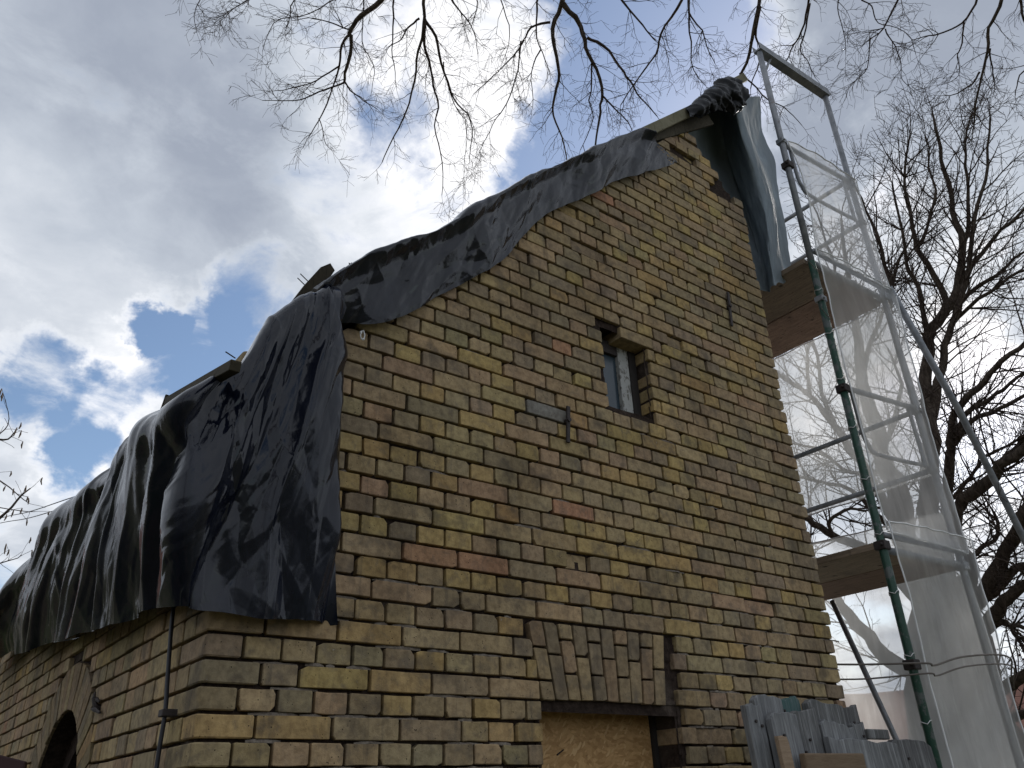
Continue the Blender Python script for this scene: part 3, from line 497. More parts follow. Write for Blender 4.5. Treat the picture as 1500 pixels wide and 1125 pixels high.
def m_net(op):
    def fn(ng):
        ps = pos(ng)
        n = ng.noise(ps, 2.2, 5, .6).outputs['Fac']
        wv = ng.noise(ng.vm('MULTIPLY', ps, (14, 14, 2.5)), 1, 4, .6).outputs['Fac']
        f = ng.m('ADD', ng.sm(n, .3, .75, op - .05, op + .07), ng.sm(wv, .45, .75, -.03, .09))
        tr = ng.n('ShaderNodeBsdfTransparent').outputs[0]
        df = ng.n('ShaderNodeBsdfDiffuse', {'Color': (.80, .80, .80, 1), 'Normal': bump(ng, wv, .4, .02)}).outputs[0]
        tl = ng.n('ShaderNodeBsdfTranslucent', {'Color': (.93, .93, .92, 1)}).outputs[0]
        body = ng.n('ShaderNodeMixShader', {0: .74, 1: df, 2: tl}).outputs[0]
        out(ng, ng.n('ShaderNodeMixShader', {0: f, 1: tr, 2: body}).outputs[0])
    return fn


def m_bark(c0, c1):
    def fn(ng):
        ps = pos(ng)
        n = ng.noise(ng.vm('MULTIPLY', ps, (1, 1, .35)), 30, 5, .65).outputs['Fac']
        c = ng.mix(ng.sm(n, .35, .7), c0, c1)
        out(ng, principled(ng, c, .9, .15, normal=bump(ng, n, .9, .03)))
    return fn


def m_osb(ng):
    ps = pos(ng)
    a = ng.noise(ps, 3, 2).outputs['Color']
    v1 = ng.n('ShaderNodeTexVoronoi', {'Vector': ng.vm('MULTIPLY', ng.vm('ADD', ps, ng.vm('MULTIPLY', a, (.2, .2, .2))), (42, 1, 100)), 'Scale': 1.0})
    v2 = ng.n('ShaderNodeTexVoronoi', {'Vector': ng.vm('MULTIPLY', ng.n('ShaderNodeVectorRotate', {'Vector': ps, 'Angle': .9, 'Axis': (0, 1, 0)}).outputs[0], (36, 1, 120)), 'Scale': 1.0})
    s1 = ng.n('ShaderNodeSeparateColor', {0: v1.outputs['Color']}).outputs[0]
    s2 = ng.n('ShaderNodeSeparateColor', {0: v2.outputs['Color']}).outputs[0]
    c = ng.mix(s1, (.36, .20, .075, 1), (.60, .37, .165, 1))
    c = ng.mix(ng.m('MULTIPLY', s2, .35), c, (.32, .18, .07, 1))
    c = ng.mix(ng.sm(s2, .86, .97), c, (.60, .39, .19, 1))
    dk = ng.noise(ps, 26, 4, .7).outputs['Fac']
    c = ng.mix(ng.m('MULTIPLY', ng.sm(dk, .64, .72), .6), c, (.16, .075, .028, 1))
    out(ng, principled(ng, c, .65, .3, normal=bump(ng, ng.m('ADD', s1, s2), .2, .003)))


def m_glass(ng):
    ps = pos(ng)
    n = ng.noise(ps, 5, 4, .6).outputs['Fac']
    c = ng.mix(n, (.020, .035, .050, 1), (.05, .075, .095, 1))
    out(ng, principled(ng, c, .22, .5, normal=bump(ng, n, .05, .01)))


def m_peel(ng):
    ps = pos(ng)
    n = ng.noise(ng.vm('MULTIPLY', ps, (1, 1, .5)), 60, 5, .7).outputs['Fac']
    c = ng.mix(ng.sm(n, .53, .58), (.40, .40, .385, 1), (.17, .16, .145, 1))
    out(ng, principled(ng, c, .75, .3, normal=bump(ng, n, .6, .006)))


def m_ground(ng):
    ps = pos(ng)
    n1 = ng.noise(ps, .7, 6, .6).outputs['Fac']
    n2 = ng.noise(ps, 22, 5, .65).outputs['Fac']
    c = ng.mix(ng.sm(n1, .42, .6), (.055, .075, .030, 1), (.14, .115, .085, 1))
    c = ng.mix(ng.m('MULTIPLY', ng.sm(n2, .4, .7), .5), c, (.035, .035, .02, 1))
    out(ng, principled(ng, c, .95, .1, normal=bump(ng, n2, .8, .03)))


def m_rooftile(ng):
    ps = pos(ng)
    w = ng.n('ShaderNodeTexWave', {'Vector': ps, 'Scale': 5.0, 'Distortion': .5}, bands_direction='Z').outputs['Fac']
    n = ng.noise(ps, 2, 5, .6).outputs['Fac']
    c = ng.mix(ng.sm(n, .3, .7), (.22, .100, .072, 1), (.16, .08, .06, 1))
    c = ng.mix(ng.m('MULTIPLY', w, .3), c, (.1, .04, .03, 1))
    out(ng, principled(ng, c, .85, .2))


M = {}
M['brick'] = material('brick', m_brick)
M['mortar'] = material('mortar', m_mortar)
M['lime'] = material('lime_mortar', m_lime)
M['tarp'] = material('black_plastic', m_tarp((.0034, .0050, .0125, 1), .14, .42, 1.0, .07))
M['tarpdull'] = material('black_plastic_dull', m_tarp((.005, .0055, .007, 1), .34, .16, 1.0, .06))
M['greytarp'] = material('grey_tarpaulin', m_tarp((.20, .235, .265, 1), .7, .14, .7, .12))
M['plank'] = material('grey_wood', m_wood((.125, .127, .130, 1), (.225, .228, .232, 1), (.062, .060, .058, 1), wash=(.34, .345, .35, 1)))
M['plank2'] = material('dark_grey_wood', m_wood((.10, .10, .105, 1), (.18, .18, .185, 1), (.04, .04, .04, 1), wash=(.23, .23, .23, 1)))
M['plank3'] = material('tan_wood', m_wood((.25, .175, .115, 1), (.34, .25, .17, 1), (.14, .095, .062, 1), (.5, 4, 4)))
M['teal'] = material('teal_painted_wood', m_wood((.045, .11, .105, 1), (.12, .16, .16, 1), (.04, .07, .07, 1)))
M['palewood'] = material('pale_mossy_wood', m_wood((.24, .225, .15, 1), (.36, .335, .235, 1), (.12, .115, .07, 1), (1, 5, 1)))
M['oldwood'] = material('old_brown_wood', m_wood((.045, .038, .024, 1), (.075, .062, .040, 1), (.028, .025, .017, 1), (3, .6, 3)))
M['deck'] = material('deck_board', m_wood((.21, .16, .115, 1), (.33, .255, .185, 1), (.12, .09, .068, 1), (4, .5, 4), True))
M['deck2'] = material('deck_board_red', m_wood((.21, .135, .10, 1), (.32, .22, .165, 1), (.12, .08, .06, 1), (4, .5, 4), True))
M['galv'] = material('galvanised_steel', m_galv)
M['green'] = material('green_painted_steel', m_green)
M['net'] = material('white_debris_net', m_net(.50))
M['netdense'] = material('white_debris_net_lapped', m_net(.38))
M['bark'] = material('bark', m_bark((.058, .045, .036, 1), (.14, .112, .09, 1)))
M['twig'] = material('twig_bark', m_bark((.05, .036, .031, 1), (.105, .078, .064, 1)))
M['catkin'] = material('catkin', m_plain((.14, .10, .07, 1), .8))
M['osb'] = material('chipboard', m_osb)
M['glass'] = material('dusty_glass', m_glass)
M['peel'] = material('peeling_white_paint', m_peel)
M['darkwood'] = material('dark_timber', m_plain((.035, .03, .028, 1), .8, .2))
M['iron'] = material('rusty_iron', m_plain((.060, .050, .048, 1), .7, .3, .3, .5, 30, .4))
M['cable'] = material('dark_cable', m_plain((.018, .018, .024, 1), .5, .4))
M['white'] = material('white_plastic', m_plain((.7, .7, .7, 1), .5, .4, 0, .1))
M['cord'] = material('grey_cord', m_plain((.16, .14, .125, 1), .8, .2))
M['ground'] = material('ground', m_ground)
M['rooftile'] = material('red_roof_tile', m_rooftile)
M['render'] = material('beige_render', m_plain((.42, .37, .29, 1), .9, .1, 0, .15, 3, .1))
M['render2'] = material('grey_render', m_plain((.40, .38, .35, 1), .9, .1, 0, .15, 3, .1))
M['maroon'] = material('maroon_paint', m_plain((.050, .022, .022, 1), .6, .3, 0, .3, 8))
M['leaf'] = material('withered_leaf', m_plain((.10, .045, .03, 1), .8, .2))
M['weed'] = material('weed_leaf', m_plain((.03, .04, .02, 1), .8, .2))

# ---------- ground
mb = MB()
S_ = 900.0
mb.add([(-S_, -S_, GROUND), (S_, -S_, GROUND), (S_, S_, GROUND), (-S_, S_, GROUND)], [(0, 1, 2, 3)])
tag(mb.build('ground', M['ground']), 'rough grassy ground around the brick outbuilding', 'ground', kind='structure')

# ---------- the brick house
house = empty('brick_house', (GW / 2, 2.0, GROUND), 'small yellow brick outbuilding with steep gable, its roof covered in plastic sheets', 'house')

PAL = {
    'yellow': (.52, .385, .150), 'ochre': (.49, .335, .140), 'tan': (.44, .340, .195), 'greytan': (.37, .292, .185),
    'grey': (.285, .235, .170), 'olive': (.375, .302, .155), 'pink': (.415, .288, .190), 'dark': (.205, .172, .135), 'red': (.43, .205, .130),
    'green': (.335, .290, .170),
}
PAL = {k: tuple((x * .60 + m * .40) * f for x, m, f in zip(v, (.398, .314, .178), (1.0, .955, .92))) for k, v in PAL.items()}


def pick(kind, u, z):
    if kind == 'header':
        w = [('yellow', 27), ('ochre', 7), ('tan', 26), ('greytan', 18), ('grey', 12), ('olive', 7), ('pink', 5), ('dark', 2), ('green', 2)]
    else:
        w = [('yellow', 10), ('ochre', 5), ('tan', 30), ('greytan', 18), ('grey', 8), ('olive', 8), ('pink', 13), ('dark', 1), ('red', 1)]
    if z < 0.02:
        w = [(k, v * {'yellow': .35, 'grey': 1.8, 'greytan': 2.2, 'ochre': .5}.get(k, 1)) for k, v in w]
    rake = RK0 + RKS * u - z
    if rake < .5:
        w = [(k, v * {'yellow': .3, 'ochre': .3, 'grey': 2.0, 'greytan': 1.6, 'olive': 1.6}.get(k, 1)) for k, v in w]
    if u > 2.9:
        w = [(k, v * {'yellow': .45, 'grey': 2.2, 'dark': 3, 'greytan': 1.5}.get(k, 1)) for k, v in w]
    t = rnd.uniform(0, sum(v for _, v in w))
    for k, v in w:
        t -= v
        if t <= 0: break
    c = PAL[k]
    f = rnd.uniform(.86, 1.12)
    return tuple(max(.01, x * f * rnd.uniform(.96, 1.04)) for x in c)


# bricks whose colour stands out in the photograph (x, z on the gable)
MARKED = [(1.055, .349, 'red'), (.685, .194, 'pink'), (.45, .19, 'pink'), (1.542, 1.529, 'red'), (1.702, .908, 'pink'), (1.424, .816, 'pink'),
          (.712, .253, 'ochre'), (.89, .30, 'yellow'), (1.02, .27, 'yellow'), (.80, .42, 'yellow'), (.92, .41, 'yellow'), (1.0, .42, 'ochre'),
          (.33, .52, 'ochre'), (.53, .02, 'ochre'), (.62, -.10, 'ochre'), (.33, -.27, 'ochre'), (.45, .62, 'yellow'), (.62, .85, 'yellow'), (.75, .88, 'yellow'),
          (1.66, .06, 'greytan'), (1.72, .50, 'yellow'), (1.85, .48, 'yellow'), (1.05, 1.20, 'pink'), (.75, 1.23, 'pink'), (1.30, 1.30, 'pink'), (2.2, 1.22, 'yellow')]


def col_at(kind, u0, u1, z0, z1):
    for (mu, mz, k) in MARKED:
        if u0 <= mu <= u1 and z0 <= mz <= z1:
            f = rnd.uniform(.95, 1.1)
            return tuple(x * f for x in PAL[k])
    return pick(kind, (u0 + u1) / 2, (z0 + z1) / 2)


def brick_geo(poly, to3, proud, depth, chip=True):
    """poly: counter-clockwise outline seen from outside; to3(u, z, d): d is the distance outward from the wall plane"""
    pts = []
    n = len(poly)
    cx = sum(p[0] for p in poly) / n
    cz = sum(p[1] for p in poly) / n
    for i in range(n):
        p0, p, p2 = poly[i - 1], poly[i], poly[(i + 1) % n]
        a = Vector((p0[0] - p[0], p0[1] - p[1]))
        b = Vector((p2[0] - p[0], p2[1] - p[1]))
        r = rnd.uniform(.0015, .005)
        ra = rb = r
        if chip and rnd.random() < .15:
            ra, rb = rnd.uniform(.008, .026), rnd.uniform(.006, .016)
        ra, rb = min(ra, a.length * .3), min(rb, b.length * .3)
        if a.length > 1e-6 and b.length > 1e-6:
            pts.append((p[0] + a.x / a.length * ra, p[1] + a.y / a.length * ra))
            pts.append((p[0] + b.x / b.length * rb, p[1] + b.y / b.length * rb))
            if b.length > .09:
                t = rnd.uniform(.35, .65)
                nx, nz = -b.y / b.length, b.x / b.length
                o = rnd.uniform(-.0015, .002)
                pts.append((p[0] + b.x * t + nx * o, p[1] + b.y * t + nz * o))
    k = len(pts)
    tx, tz = rnd.uniform(-.012, .012), rnd.uniform(-.02, .02)
    bev = rnd.uniform(.0012, .0030)
    A, B, Cc = [], [], []
    for (u, z) in pts:
        u += rnd.uniform(-.0009, .0009)
        z += rnd.uniform(-.0009, .0009)
        d = proud + (u - cx) * tx + (z - cz) * tz
        du, dz = cx - u, cz - z
        L = math.hypot(du, dz) or 1
        A.append(to3(u, z, -depth))
        B.append(to3(u, z, d - bev))
        Cc.append(to3(u + math.copysign(min(abs(du), bev), du), z + math.copysign(min(abs(dz), bev), dz), d + rnd.uniform(-.0006, .0006)))
    vs = A + B + Cc
    fs = []
    for i in range(k):
        j = (i + 1) % k
        fs.append((i, j, k + j, k + i))
        fs.append((k + i, k + j, 2 * k + j, 2 * k + i))
    fs.append(tuple(2 * k + i for i in range(k)))
    return vs, fs


def g3(u, z, d): return (u, -d, z)          # gable: outward is -Y
def s3(u, z, d): return (-d, u, z)          # side wall: u is Y, outward is -X


ALLB = []      # (size on camera, verts, faces, colour, wall)
CAMP = Vector(CAM['C'])
_cf = [Vector(v) for v in CAM['R']]


def show_size(c, w, h, nrm):
    v = Vector(c) - CAMP
    x, y, z = v.dot(_cf[0]), v.dot(_cf[1]), v.dot(_cf[2])
    if z <= 0.1: return 0
    fx, fy = x / z, y / z
    if abs(fx) > .645 or abs(fy) > .485: return 0
    return w * h / (z * z) * abs(v.normalized().dot(nrm))


def put_brick(poly, wall, col, proud=0.0, depth=.11, chip=True):
    if area(poly) < .0009: return
    us = [p[0] for p in poly]
    zs = [p[1] for p in poly]
    to3 = g3 if wall == 'g' else s3
    if wall == 's': poly = poly[::-1]
    vs, fs = brick_geo(poly, to3, proud, depth, chip)
    c = to3((min(us) + max(us)) / 2, (min(zs) + max(zs)) / 2, 0)
    sz = show_size(c, max(us) - min(us), max(zs) - min(zs), Vector((0, -1, 0) if wall == 'g' else (-1, 0, 0)))
    u, z = (min(us) + max(us)) / 2, (min(zs) + max(zs)) / 2
    # what a plastic sheet hides does not count as shown
    if wall == 'g' and u < .40 and z > .06: sz = 0
    if wall == 's' and z > .12: sz = 0
    ALLB.append((sz, vs, fs, col, wall))


def rect(u0, u1, z0, z1):
    return [(u0, z0), (u1, z0), (u1, z1), (u0, z1)]


def cut(iv, a, b):
    """intervals minus [a, b]"""
    res = []
    for (u0, u1, k, da, db) in iv:
        if u1 <= a or u0 >= b:
            res.append((u0, u1, k, da, db))
            continue
        if u0 < a - .03: res.append((u0, a, k, da, True))
        if u1 > b + .03: res.append((b, u1, k, True, db))
    return res


DOOR = (1.312, 2.092)
WIN = (1.842, 2.182)
for r in range(-27, 50):
    z0, z1 = r * H, (r + 1) * H
    zb0, zb1 = z0 + JT / 2, z1 - JT / 2
    zm = (z0 + z1) / 2
    wob = rnd.uniform(-.004, .004)
    if r % 2 == 0:
        js = [.183]
        if r % 4 == 2: js.append(.308)
        while js[-1] + .25 < GW + .02: js.append(js[-1] + .25)
        kind = 'stretcher'
    else:
        js = [.120]
        while js[-1] + .125 < GW + .02: js.append(js[-1] + .125)
        kind = 'header'
    if GW - js[-1] < .07: js.pop()
    js = [js[0]] + [j + wob + rnd.uniform(-.004, .004) for j in js[1:]]
    js.append(GW + rnd.uniform(-.014, .010))
    iv = []
    for a, b in zip(js[:-1], js[1:]):
        kk = kind if b - a > .17 else 'header'
        if kind == 'stretcher' and b - a > .2 and rnd.random() < .09:
            m_ = (a + b) / 2 + rnd.uniform(-.004, .004)
            iv.append((a, m_, 'header', False, False))
            iv.append((m_, b, 'header', False, False))
        else:
            iv.append((a, b, kk, False, False))
    if z1 <= -.15: iv = cut(iv, *DOOR)
    elif z0 < .15 and z1 > -.155:
        t = (.145 - zm) / .30
        iv = cut(iv, 1.262 + .058 * t, 2.095)
    if 16 <= r <= 21: iv = cut(iv, *WIN)
    if r == 22:
        iv = cut(iv, WIN[0] - .02, 2.235)
        iv.append((1.985, 2.235, 'stretcher', True, False))
    for (u0, u1, k, da, db) in iv:
        a, b = u0 + JT / 2 * (0 if da else 1), u1 - JT / 2 * (0 if db else 1)
        a += rnd.uniform(-.0015, .0015)
        b += rnd.uniform(-.0015, .0015)
        poly = rect(a, b, zb0 + rnd.uniform(-.0015, .0015), zb1 + rnd.uniform(-.0015, .0015))
        um = (a + b) / 2
        if um > 2.93:       # the short right-hand rake is ragged: whole bricks, stepped
            if zm > 3.76 - 1.05 * (um - 2.93): continue
        poly = clip_half(poly, -RKS, 1.0, RK0)
        if len(poly) < 3: continue
        pr = rnd.uniform(-.0025, .0022)
        if rnd.random() < .03: pr -= rnd.uniform(.006, .014)
        if r == 5 and a < 1.51 < b: pr = -.022
        if zm > 3.2 and rnd.random() < .15: pr -= .03
        col = col_at(k, a, b, zb0, zb1)
        if r == 22 and a < 2.1 < b: col = tuple(x * .9 for x in PAL['tan'])
        if r == 14 and a < 1.42 < b: col = (.27, .255, .225)      # cement patched brick beside the iron tie
        put_brick(poly, 'g', col, pr, .235 if (da or db) else .11)
# corner bricks show on both walls
for r in range(-27, 13):
    z0, z1 = r * H + JT / 2, (r + 1) * H - JT / 2
    lx, ly = (.183, .12) if r % 2 == 0 else (.120, .245)
    lx -= JT / 2
    ly -= JT / 2
    rr = .016
    o_ = rnd.uniform(-.002, .002)
    pl = [(lx, ly)]
    pl.append((o_, ly))
    pl.append((o_, rr + .02))
    for k_ in range(4):
        an = pi + k_ / 3 * pi / 2
        pl.append((rr + rr * cos(an) + o_, rr + rr * sin(an) + o_))
    pl.append((lx * .5, o_ + rnd.uniform(-.001, .001)))
    pl.append((lx, o_))
    n_ = len(pl)
    bv = .004
    vs = []
    cx_, cy_ = lx / 2, ly / 2
    for (zz_, ins) in ((z0, bv), (z0 + bv, 0), (z1 - bv, 0), (z1, bv)):
        for (x_, y_) in pl:
            vs.append((x_ + math.copysign(min(ins, abs(cx_ - x_)), cx_ - x_), y_ + math.copysign(min(ins, abs(cy_ - y_)), cy_ - y_), zz_ + rnd.uniform(-.0008, .0008)))
    fs = []
    for q in range(3):
        for i in range(n_):
            j = (i + 1) % n_
            fs.append((q * n_ + j, q * n_ + i, (q + 1) * n_ + i, (q + 1) * n_ + j))
    fs.append(tuple(range(n_)))
    fs.append(tuple(reversed([3 * n_ + i for i in range(n_)])))
    col = pick('stretcher', 0, -1)
    sz = show_size((0, 0, (z0 + z1) / 2), .2, .066, Vector((-.7, -.7, 0)))
    if z0 > .06: sz = 0
    ALLB.append((sz * 1.4, vs, fs, col, 'g'))

# flat arch over the door: a fan of soldier columns
NA = 10
for i in range(NA):
    def edge(t, zt):
        ub = 1.317 + (2.012 - 1.317) * t
        ut = 1.259 + (2.052 - 1.259) * t
        return ub + (ut - ub) * zt
    sp = [0, .34, .79, 1] if i % 2 == 0 else [0, .58, 1]
    if i == NA - 1: sp = [0, .5, 1]
    if i == 0: sp = [0, .24, .66, 1]
    zb, zt_ = -.152 + .006 * sin(pi * (i + .5) / NA), .146
    for a, b in zip(sp[:-1], sp[1:]):
        a2, b2 = a + (.016 if a > 0 else 0), b - (.016 if b < 1 else 0)
        za, zb_ = zb + (zt_ - zb) * a2, zb + (zt_ - zb) * b2
        t0, t1 = (i + .07) / NA, (i + .93) / NA
        poly = [(edge(t0, a2), za), (edge(t1, a2), za), (edge(t1, b2), zb_), (edge(t0, b2), zb_)]
        c = PAL[rnd.choice(['greytan', 'grey', 'grey', 'greytan', 'tan', 'grey', 'pink'])]
        f = rnd.uniform(.72, .98)
        if i == 8 and a == 0: c = PAL['pink']
        put_brick(poly, 'g', tuple(x * f for x in c), rnd.uniform(-.003, .003), .235)
for (za, zb_) in ((.005, .140), (-.150, -.006)):      # the two bricks set back beside the arch
    put_brick([(2.028 if za < 0 else 2.05, za), (2.088, za), (2.088, zb_), (2.06, zb_)] if za > 0 else [(2.026, za), (2.088, za), (2.088, zb_), (2.042, zb_)], 'g', tuple(x * .85 for x in PAL['grey']), -.055, .1)

# ---- side wall (X = 0 plane)
AY, AZ, AR, AT = 1.95, -.56, .52, .21
SL = 6.2
for r in range(-27, 10):
    z0, z1 = r * H, (r + 1) * H
    zm = (z0 + z1) / 2
    zb0, zb1 = z0 + JT / 2, z1 - JT / 2
    if r % 2 == 0:
        js = [.12]
        while js[-1] + .125 < SL: js.append(js[-1] + .125)
        kind = 'header'
    else:
        js = [.245, .245 + (.25 if r % 4 == 1 else .125)]
        while js[-1] + .25 < SL: js.append(js[-1] + .25)
        kind = 'stretcher'
    iv = [(a + rnd.uniform(-.003, .003), b + rnd.uniform(-.003, .003), kind, False, False) for a, b in zip(js[:-1], js[1:])]
    if zm < AZ:
        iv = cut(iv, AY - AR, AY + AR)
    else:
        hh = max(0.0, (AR + AT) ** 2 - (max(z0, AZ) - AZ) ** 2)
        if hh > .002:
            w_ = math.sqrt(hh)
            iv = cut(iv, AY - w_, AY + w_)
    for (u0, u1, k, da, db) in iv:
        put_brick(rect(u0 + (0 if da else JT / 2), u1 - (0 if db else JT / 2), zb0, zb1), 's', pick('stretcher', 1.0, -1.0), rnd.uniform(-.004, .003), .2 if (da or db) else .11)
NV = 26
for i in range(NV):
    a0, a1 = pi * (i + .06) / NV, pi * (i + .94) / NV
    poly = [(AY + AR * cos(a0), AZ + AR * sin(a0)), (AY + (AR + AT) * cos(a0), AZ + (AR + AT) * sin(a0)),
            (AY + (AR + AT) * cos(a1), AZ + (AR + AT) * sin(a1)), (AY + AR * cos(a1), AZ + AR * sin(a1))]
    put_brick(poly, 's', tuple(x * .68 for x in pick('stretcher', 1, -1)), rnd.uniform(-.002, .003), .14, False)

# ---- mortar cores
def slab_rows(mb, rows, to3, back):
    """rows of (u0, u1, z0, z1): a rough recessed mortar face"""
    for (u0, u1, z0, z1) in rows:
        n = max(1, int((u1 - u0) / .09))
        vs, fs = [], []
        for j in (0, 1):
            for i in range(n + 1):
                vs.append(to3(u0 + (u1 - u0) * i / n, z0 + (z1 - z0) * j, -rnd.uniform(.020, .032)))
        for i in range(n):
            fs.append((i, i + 1, n + 1 + i + 1, n + 1 + i))
        mb.add(vs, fs)


mb = MB()
rows = []
for r in range(-28, 49):
    z0, z1 = r * H - .038, r * H + .039
    umax, umin = GW - .02, .012
    zt = (z1 - RK0) / RKS
    if zt > 0: umin = max(umin, zt)
    if z1 > 3.2: umax = min(umax, 2.93 + (3.76 - z1) / 1.05)
    if umax - umin < .03: continue
    segs = [(umin, umax, 'x', False, False)]
    if z1 <= -.14: segs = cut(segs, DOOR[0] + .01, DOOR[1] - .01)
    if z0 > 1.2 and z1 < 1.76: segs = cut(segs, WIN[0] + .01, WIN[1] - .01)
    rows += [(a, b, z0, z1) for a, b, *_ in segs]
slab_rows(mb, rows, g3, .2)
# door and window reveals behind the facing bricks
for (a, b, z0, z1) in ((DOOR[0], DOOR[1], GROUND, -.15), (WIN[0], WIN[1], 1.235, 1.77)):
    mb.box((a - .02, .02, z0), (a - .004, .24, z1))
    mb.box((b + .004, .02, z0), (b + .02, .24, z1))
    mb.box((a - .02, .02, z1 + .004), (b + .02, .24, z1 + .02))
gable = mb.build('gable_wall', M['mortar'], house)

mb = MB()
rows = []
for r in range(-28, 10):
    z0, z1 = r * H - .038, r * H + .039
    segs = [(.012, SL, 'x', False, False)]
    zm = z0
    if z1 < AZ: segs = cut(segs, AY - AR - .001, AY + AR + .001)
    elif zm < AZ + AR: 
        w_ = math.sqrt(max(0, AR ** 2 - (max(zm, AZ) - AZ) ** 2)) + .01
        segs = cut(segs, AY - w_, AY + w_)
    rows += [(a, b, z0, z1) for a, b, *_ in segs]
slab_rows(mb, [(a, b, z0, z1) for a, b, z0, z1 in rows], s3, .2)
side = mb.build('side_wall', M['mortar'], house)
mb = MB()     # the two walls out of view and the back gable close the house
mb.box((GW - .24, .13, GROUND), (GW - .03, SL, 3.15))
mb.box((.02, SL - .2, GROUND), (GW - .25, SL, 0.78))
mb.box((.26, .26, .95), (GW - .26, .28, 1.18))
mb.build('rear_walls', M['mortar'], house)

# ---- bricks: the 300 that show largest are parts, the others one part
ALLB.sort(key=lambda b: -b[0])
walls = {'g': gable, 's': side}
NB = 300
for (sz, vs, fs, c, wl) in ALLB[:NB]:
    mb = MB()
    mb.add(vs, fs, c)
    mb.build('brick', M['brick'], walls[wl])
rest = {'g': MB(), 's': MB()}
for (sz, vs, fs, c, wl) in ALLB[NB:]:
    rest[wl].add(vs, fs, c)
tag(rest['g'].build('brickwork', M['brick'], gable), kind='stuff')
tag(rest['s'].build('brickwork', M['brick'], side), kind='stuff')

# ---- lime mortar left standing in the lower joints
mb = MB()
for r in range(-6, 22):
    x = .16
    while x < 3.3:
        L = rnd.uniform(.03, .22)
        zc = r * H
        pr = .55 if zc < .30 else (.18 if zc < .75 else .04)
        ok = not (x + L > DOOR[0] - .06 and x < DOOR[1] + .02 and zc < .16)
        ok = ok and not (x + L > WIN[0] and x < WIN[1] and 1.2 < zc < 1.8)
        ok = ok and zc < RK0 + RKS * x - .15
        if rnd.random() < pr and ok:
            n = max(3, int(L / .022))
            vs, fs = [], []
            up = rnd.uniform(.000, .0055)
            for i in range(n + 1):
                u = x + L * i / n
                e = min(1, 3 * min(i, n - i) / n + .25)
                zt, zb = zc + up * e + rnd.uniform(-.002, .0015), zc - .0062 + rnd.uniform(-.001, .001)
                d = -.0055 + rnd.uniform(-.003, .002) - (1 - e) * .006
                vs += [(u, -d, zb), (u, -d + .001, zt), (u, .02, zt)]
            for i in range(n):
                a = i * 3
                fs += [(a, a + 3, a + 4, a + 1), (a + 1, a + 4, a + 5, a + 2)]
            mb.add(vs, fs)
        x += L + rnd.uniform(.0, .05)
tag(mb.build('joint_mortar', M['lime'], gable, smooth=True), kind='stuff')

# ---- door infill
door = MB()
door.box((DOOR[0] - .06, .165, GROUND + .02), (2.062, .183, -.128))
dr = door.build('door_board', M['osb'], house)
mb = MB()
mb.box((2.066, .150, GROUND), (2.091, .19, -.128))
mb.build('door_post', M['darkwood'], house)
mb = MB()
mb.beam((1.512, .1635, -.338), (1.548, .1635, -.318), .004, .008, (0, -1, 0))
mb.build('dark_splinter', M['darkwood'], dr)

# ---- window
wn = MB()
wn.box((WIN[0] - .06, .118, 1.238), (2.045, .124, 1.66))
win = wn.build('window', M['glass'], house)
for nm, lo_, hi_, m_ in (('frame_stile', (2.046, .095, 1.236), (2.122, .135, 1.70), 'peel'), ('frame_head', (WIN[0] - .06, .097, 1.645), (2.0455, .134, 1.72), 'iron'),
                         ('frame_stile', (2.124, .090, 1.236), (2.178, .14, 1.765), 'darkwood')):
    mb = MB()
    mb.box(lo_, hi_)
    mb.build(nm, M[m_], win, bevel=.003)
mb = MB()
mb.box((WIN[0] - .06, .14, 1.24), (WIN[1], .145, 1.765))
mb.build('dark_backing', M['darkwood'], win)  # dark backing stands in for the unlit interior behind the window

# ---- iron wall ties
def wall_tie(x, zt, zb, w, tilt):
    mb = MB()
    mb.beam((x + tilt, -.016, zt), (x, -.014, zb), w, .012, (0, -1, 0))
    o = mb.build('wall_tie', M['iron'], house, bevel=.003)
    mb = MB()
    mb.tube([(x + tilt * .5, .02, (zt + zb) / 2 + .02), (x + tilt * .5, -.03, (zt + zb) / 2 + .02)], .011, 8)
    mb.build('tie_bolt', M['iron'], o)


wall_tie(1.535, 1.166, .975, .020, .016)
wall_tie(2.985, 2.36, 2.10, .020, .02)

# ---- arched niche in the side wall
mb = MB()
NX = .11
n_ = 18
AQ = AR - .008
arc = [(AY + AQ * cos(pi * i / n_), AZ + AQ * sin(pi * i / n_)) for i in range(n_ + 1)]
arc = [(AY + AQ, GROUND + .9)] + arc + [(AY - AQ, GROUND + .9)]
IR, IY, IZ = .36, AY + .05, AZ + .02
iarc = [(IY + IR * cos(pi * i / n_), IZ + IR * sin(pi * i / n_)) for i in range(n_ + 1)]
iarc = [(IY + IR, GROUND + .9)] + iarc + [(IY - IR, GROUND + .9)]
vs = [(NX, y, z) for y, z in arc] + [(NX, y, z) for y, z in iarc] + [(NX + .12, y, z) for y, z in iarc] + [(.012, y, z) for y, z in arc]
N1 = len(arc)
fs = []
for i in range(N1 - 1):
    fs.append((i, i + 1, N1 + i + 1, N1 + i))
    fs.append((N1 + i, N1 + i + 1, 2 * N1 + i + 1, 2 * N1 + i))
    fs.append((3 * N1 + i, 3 * N1 + i + 1, i + 1, i))
mb.add(vs, fs)
nic = mb.build('arched_niche', M['render2'], house)
nic.data.materials[0] = M['mortar']
mb = MB()
ys = [(NX + .10, y, z) for y, z in iarc]
mb.add(ys, [tuple(range(len(ys)))])
mb.build('arched_pane', M['glass'], house)

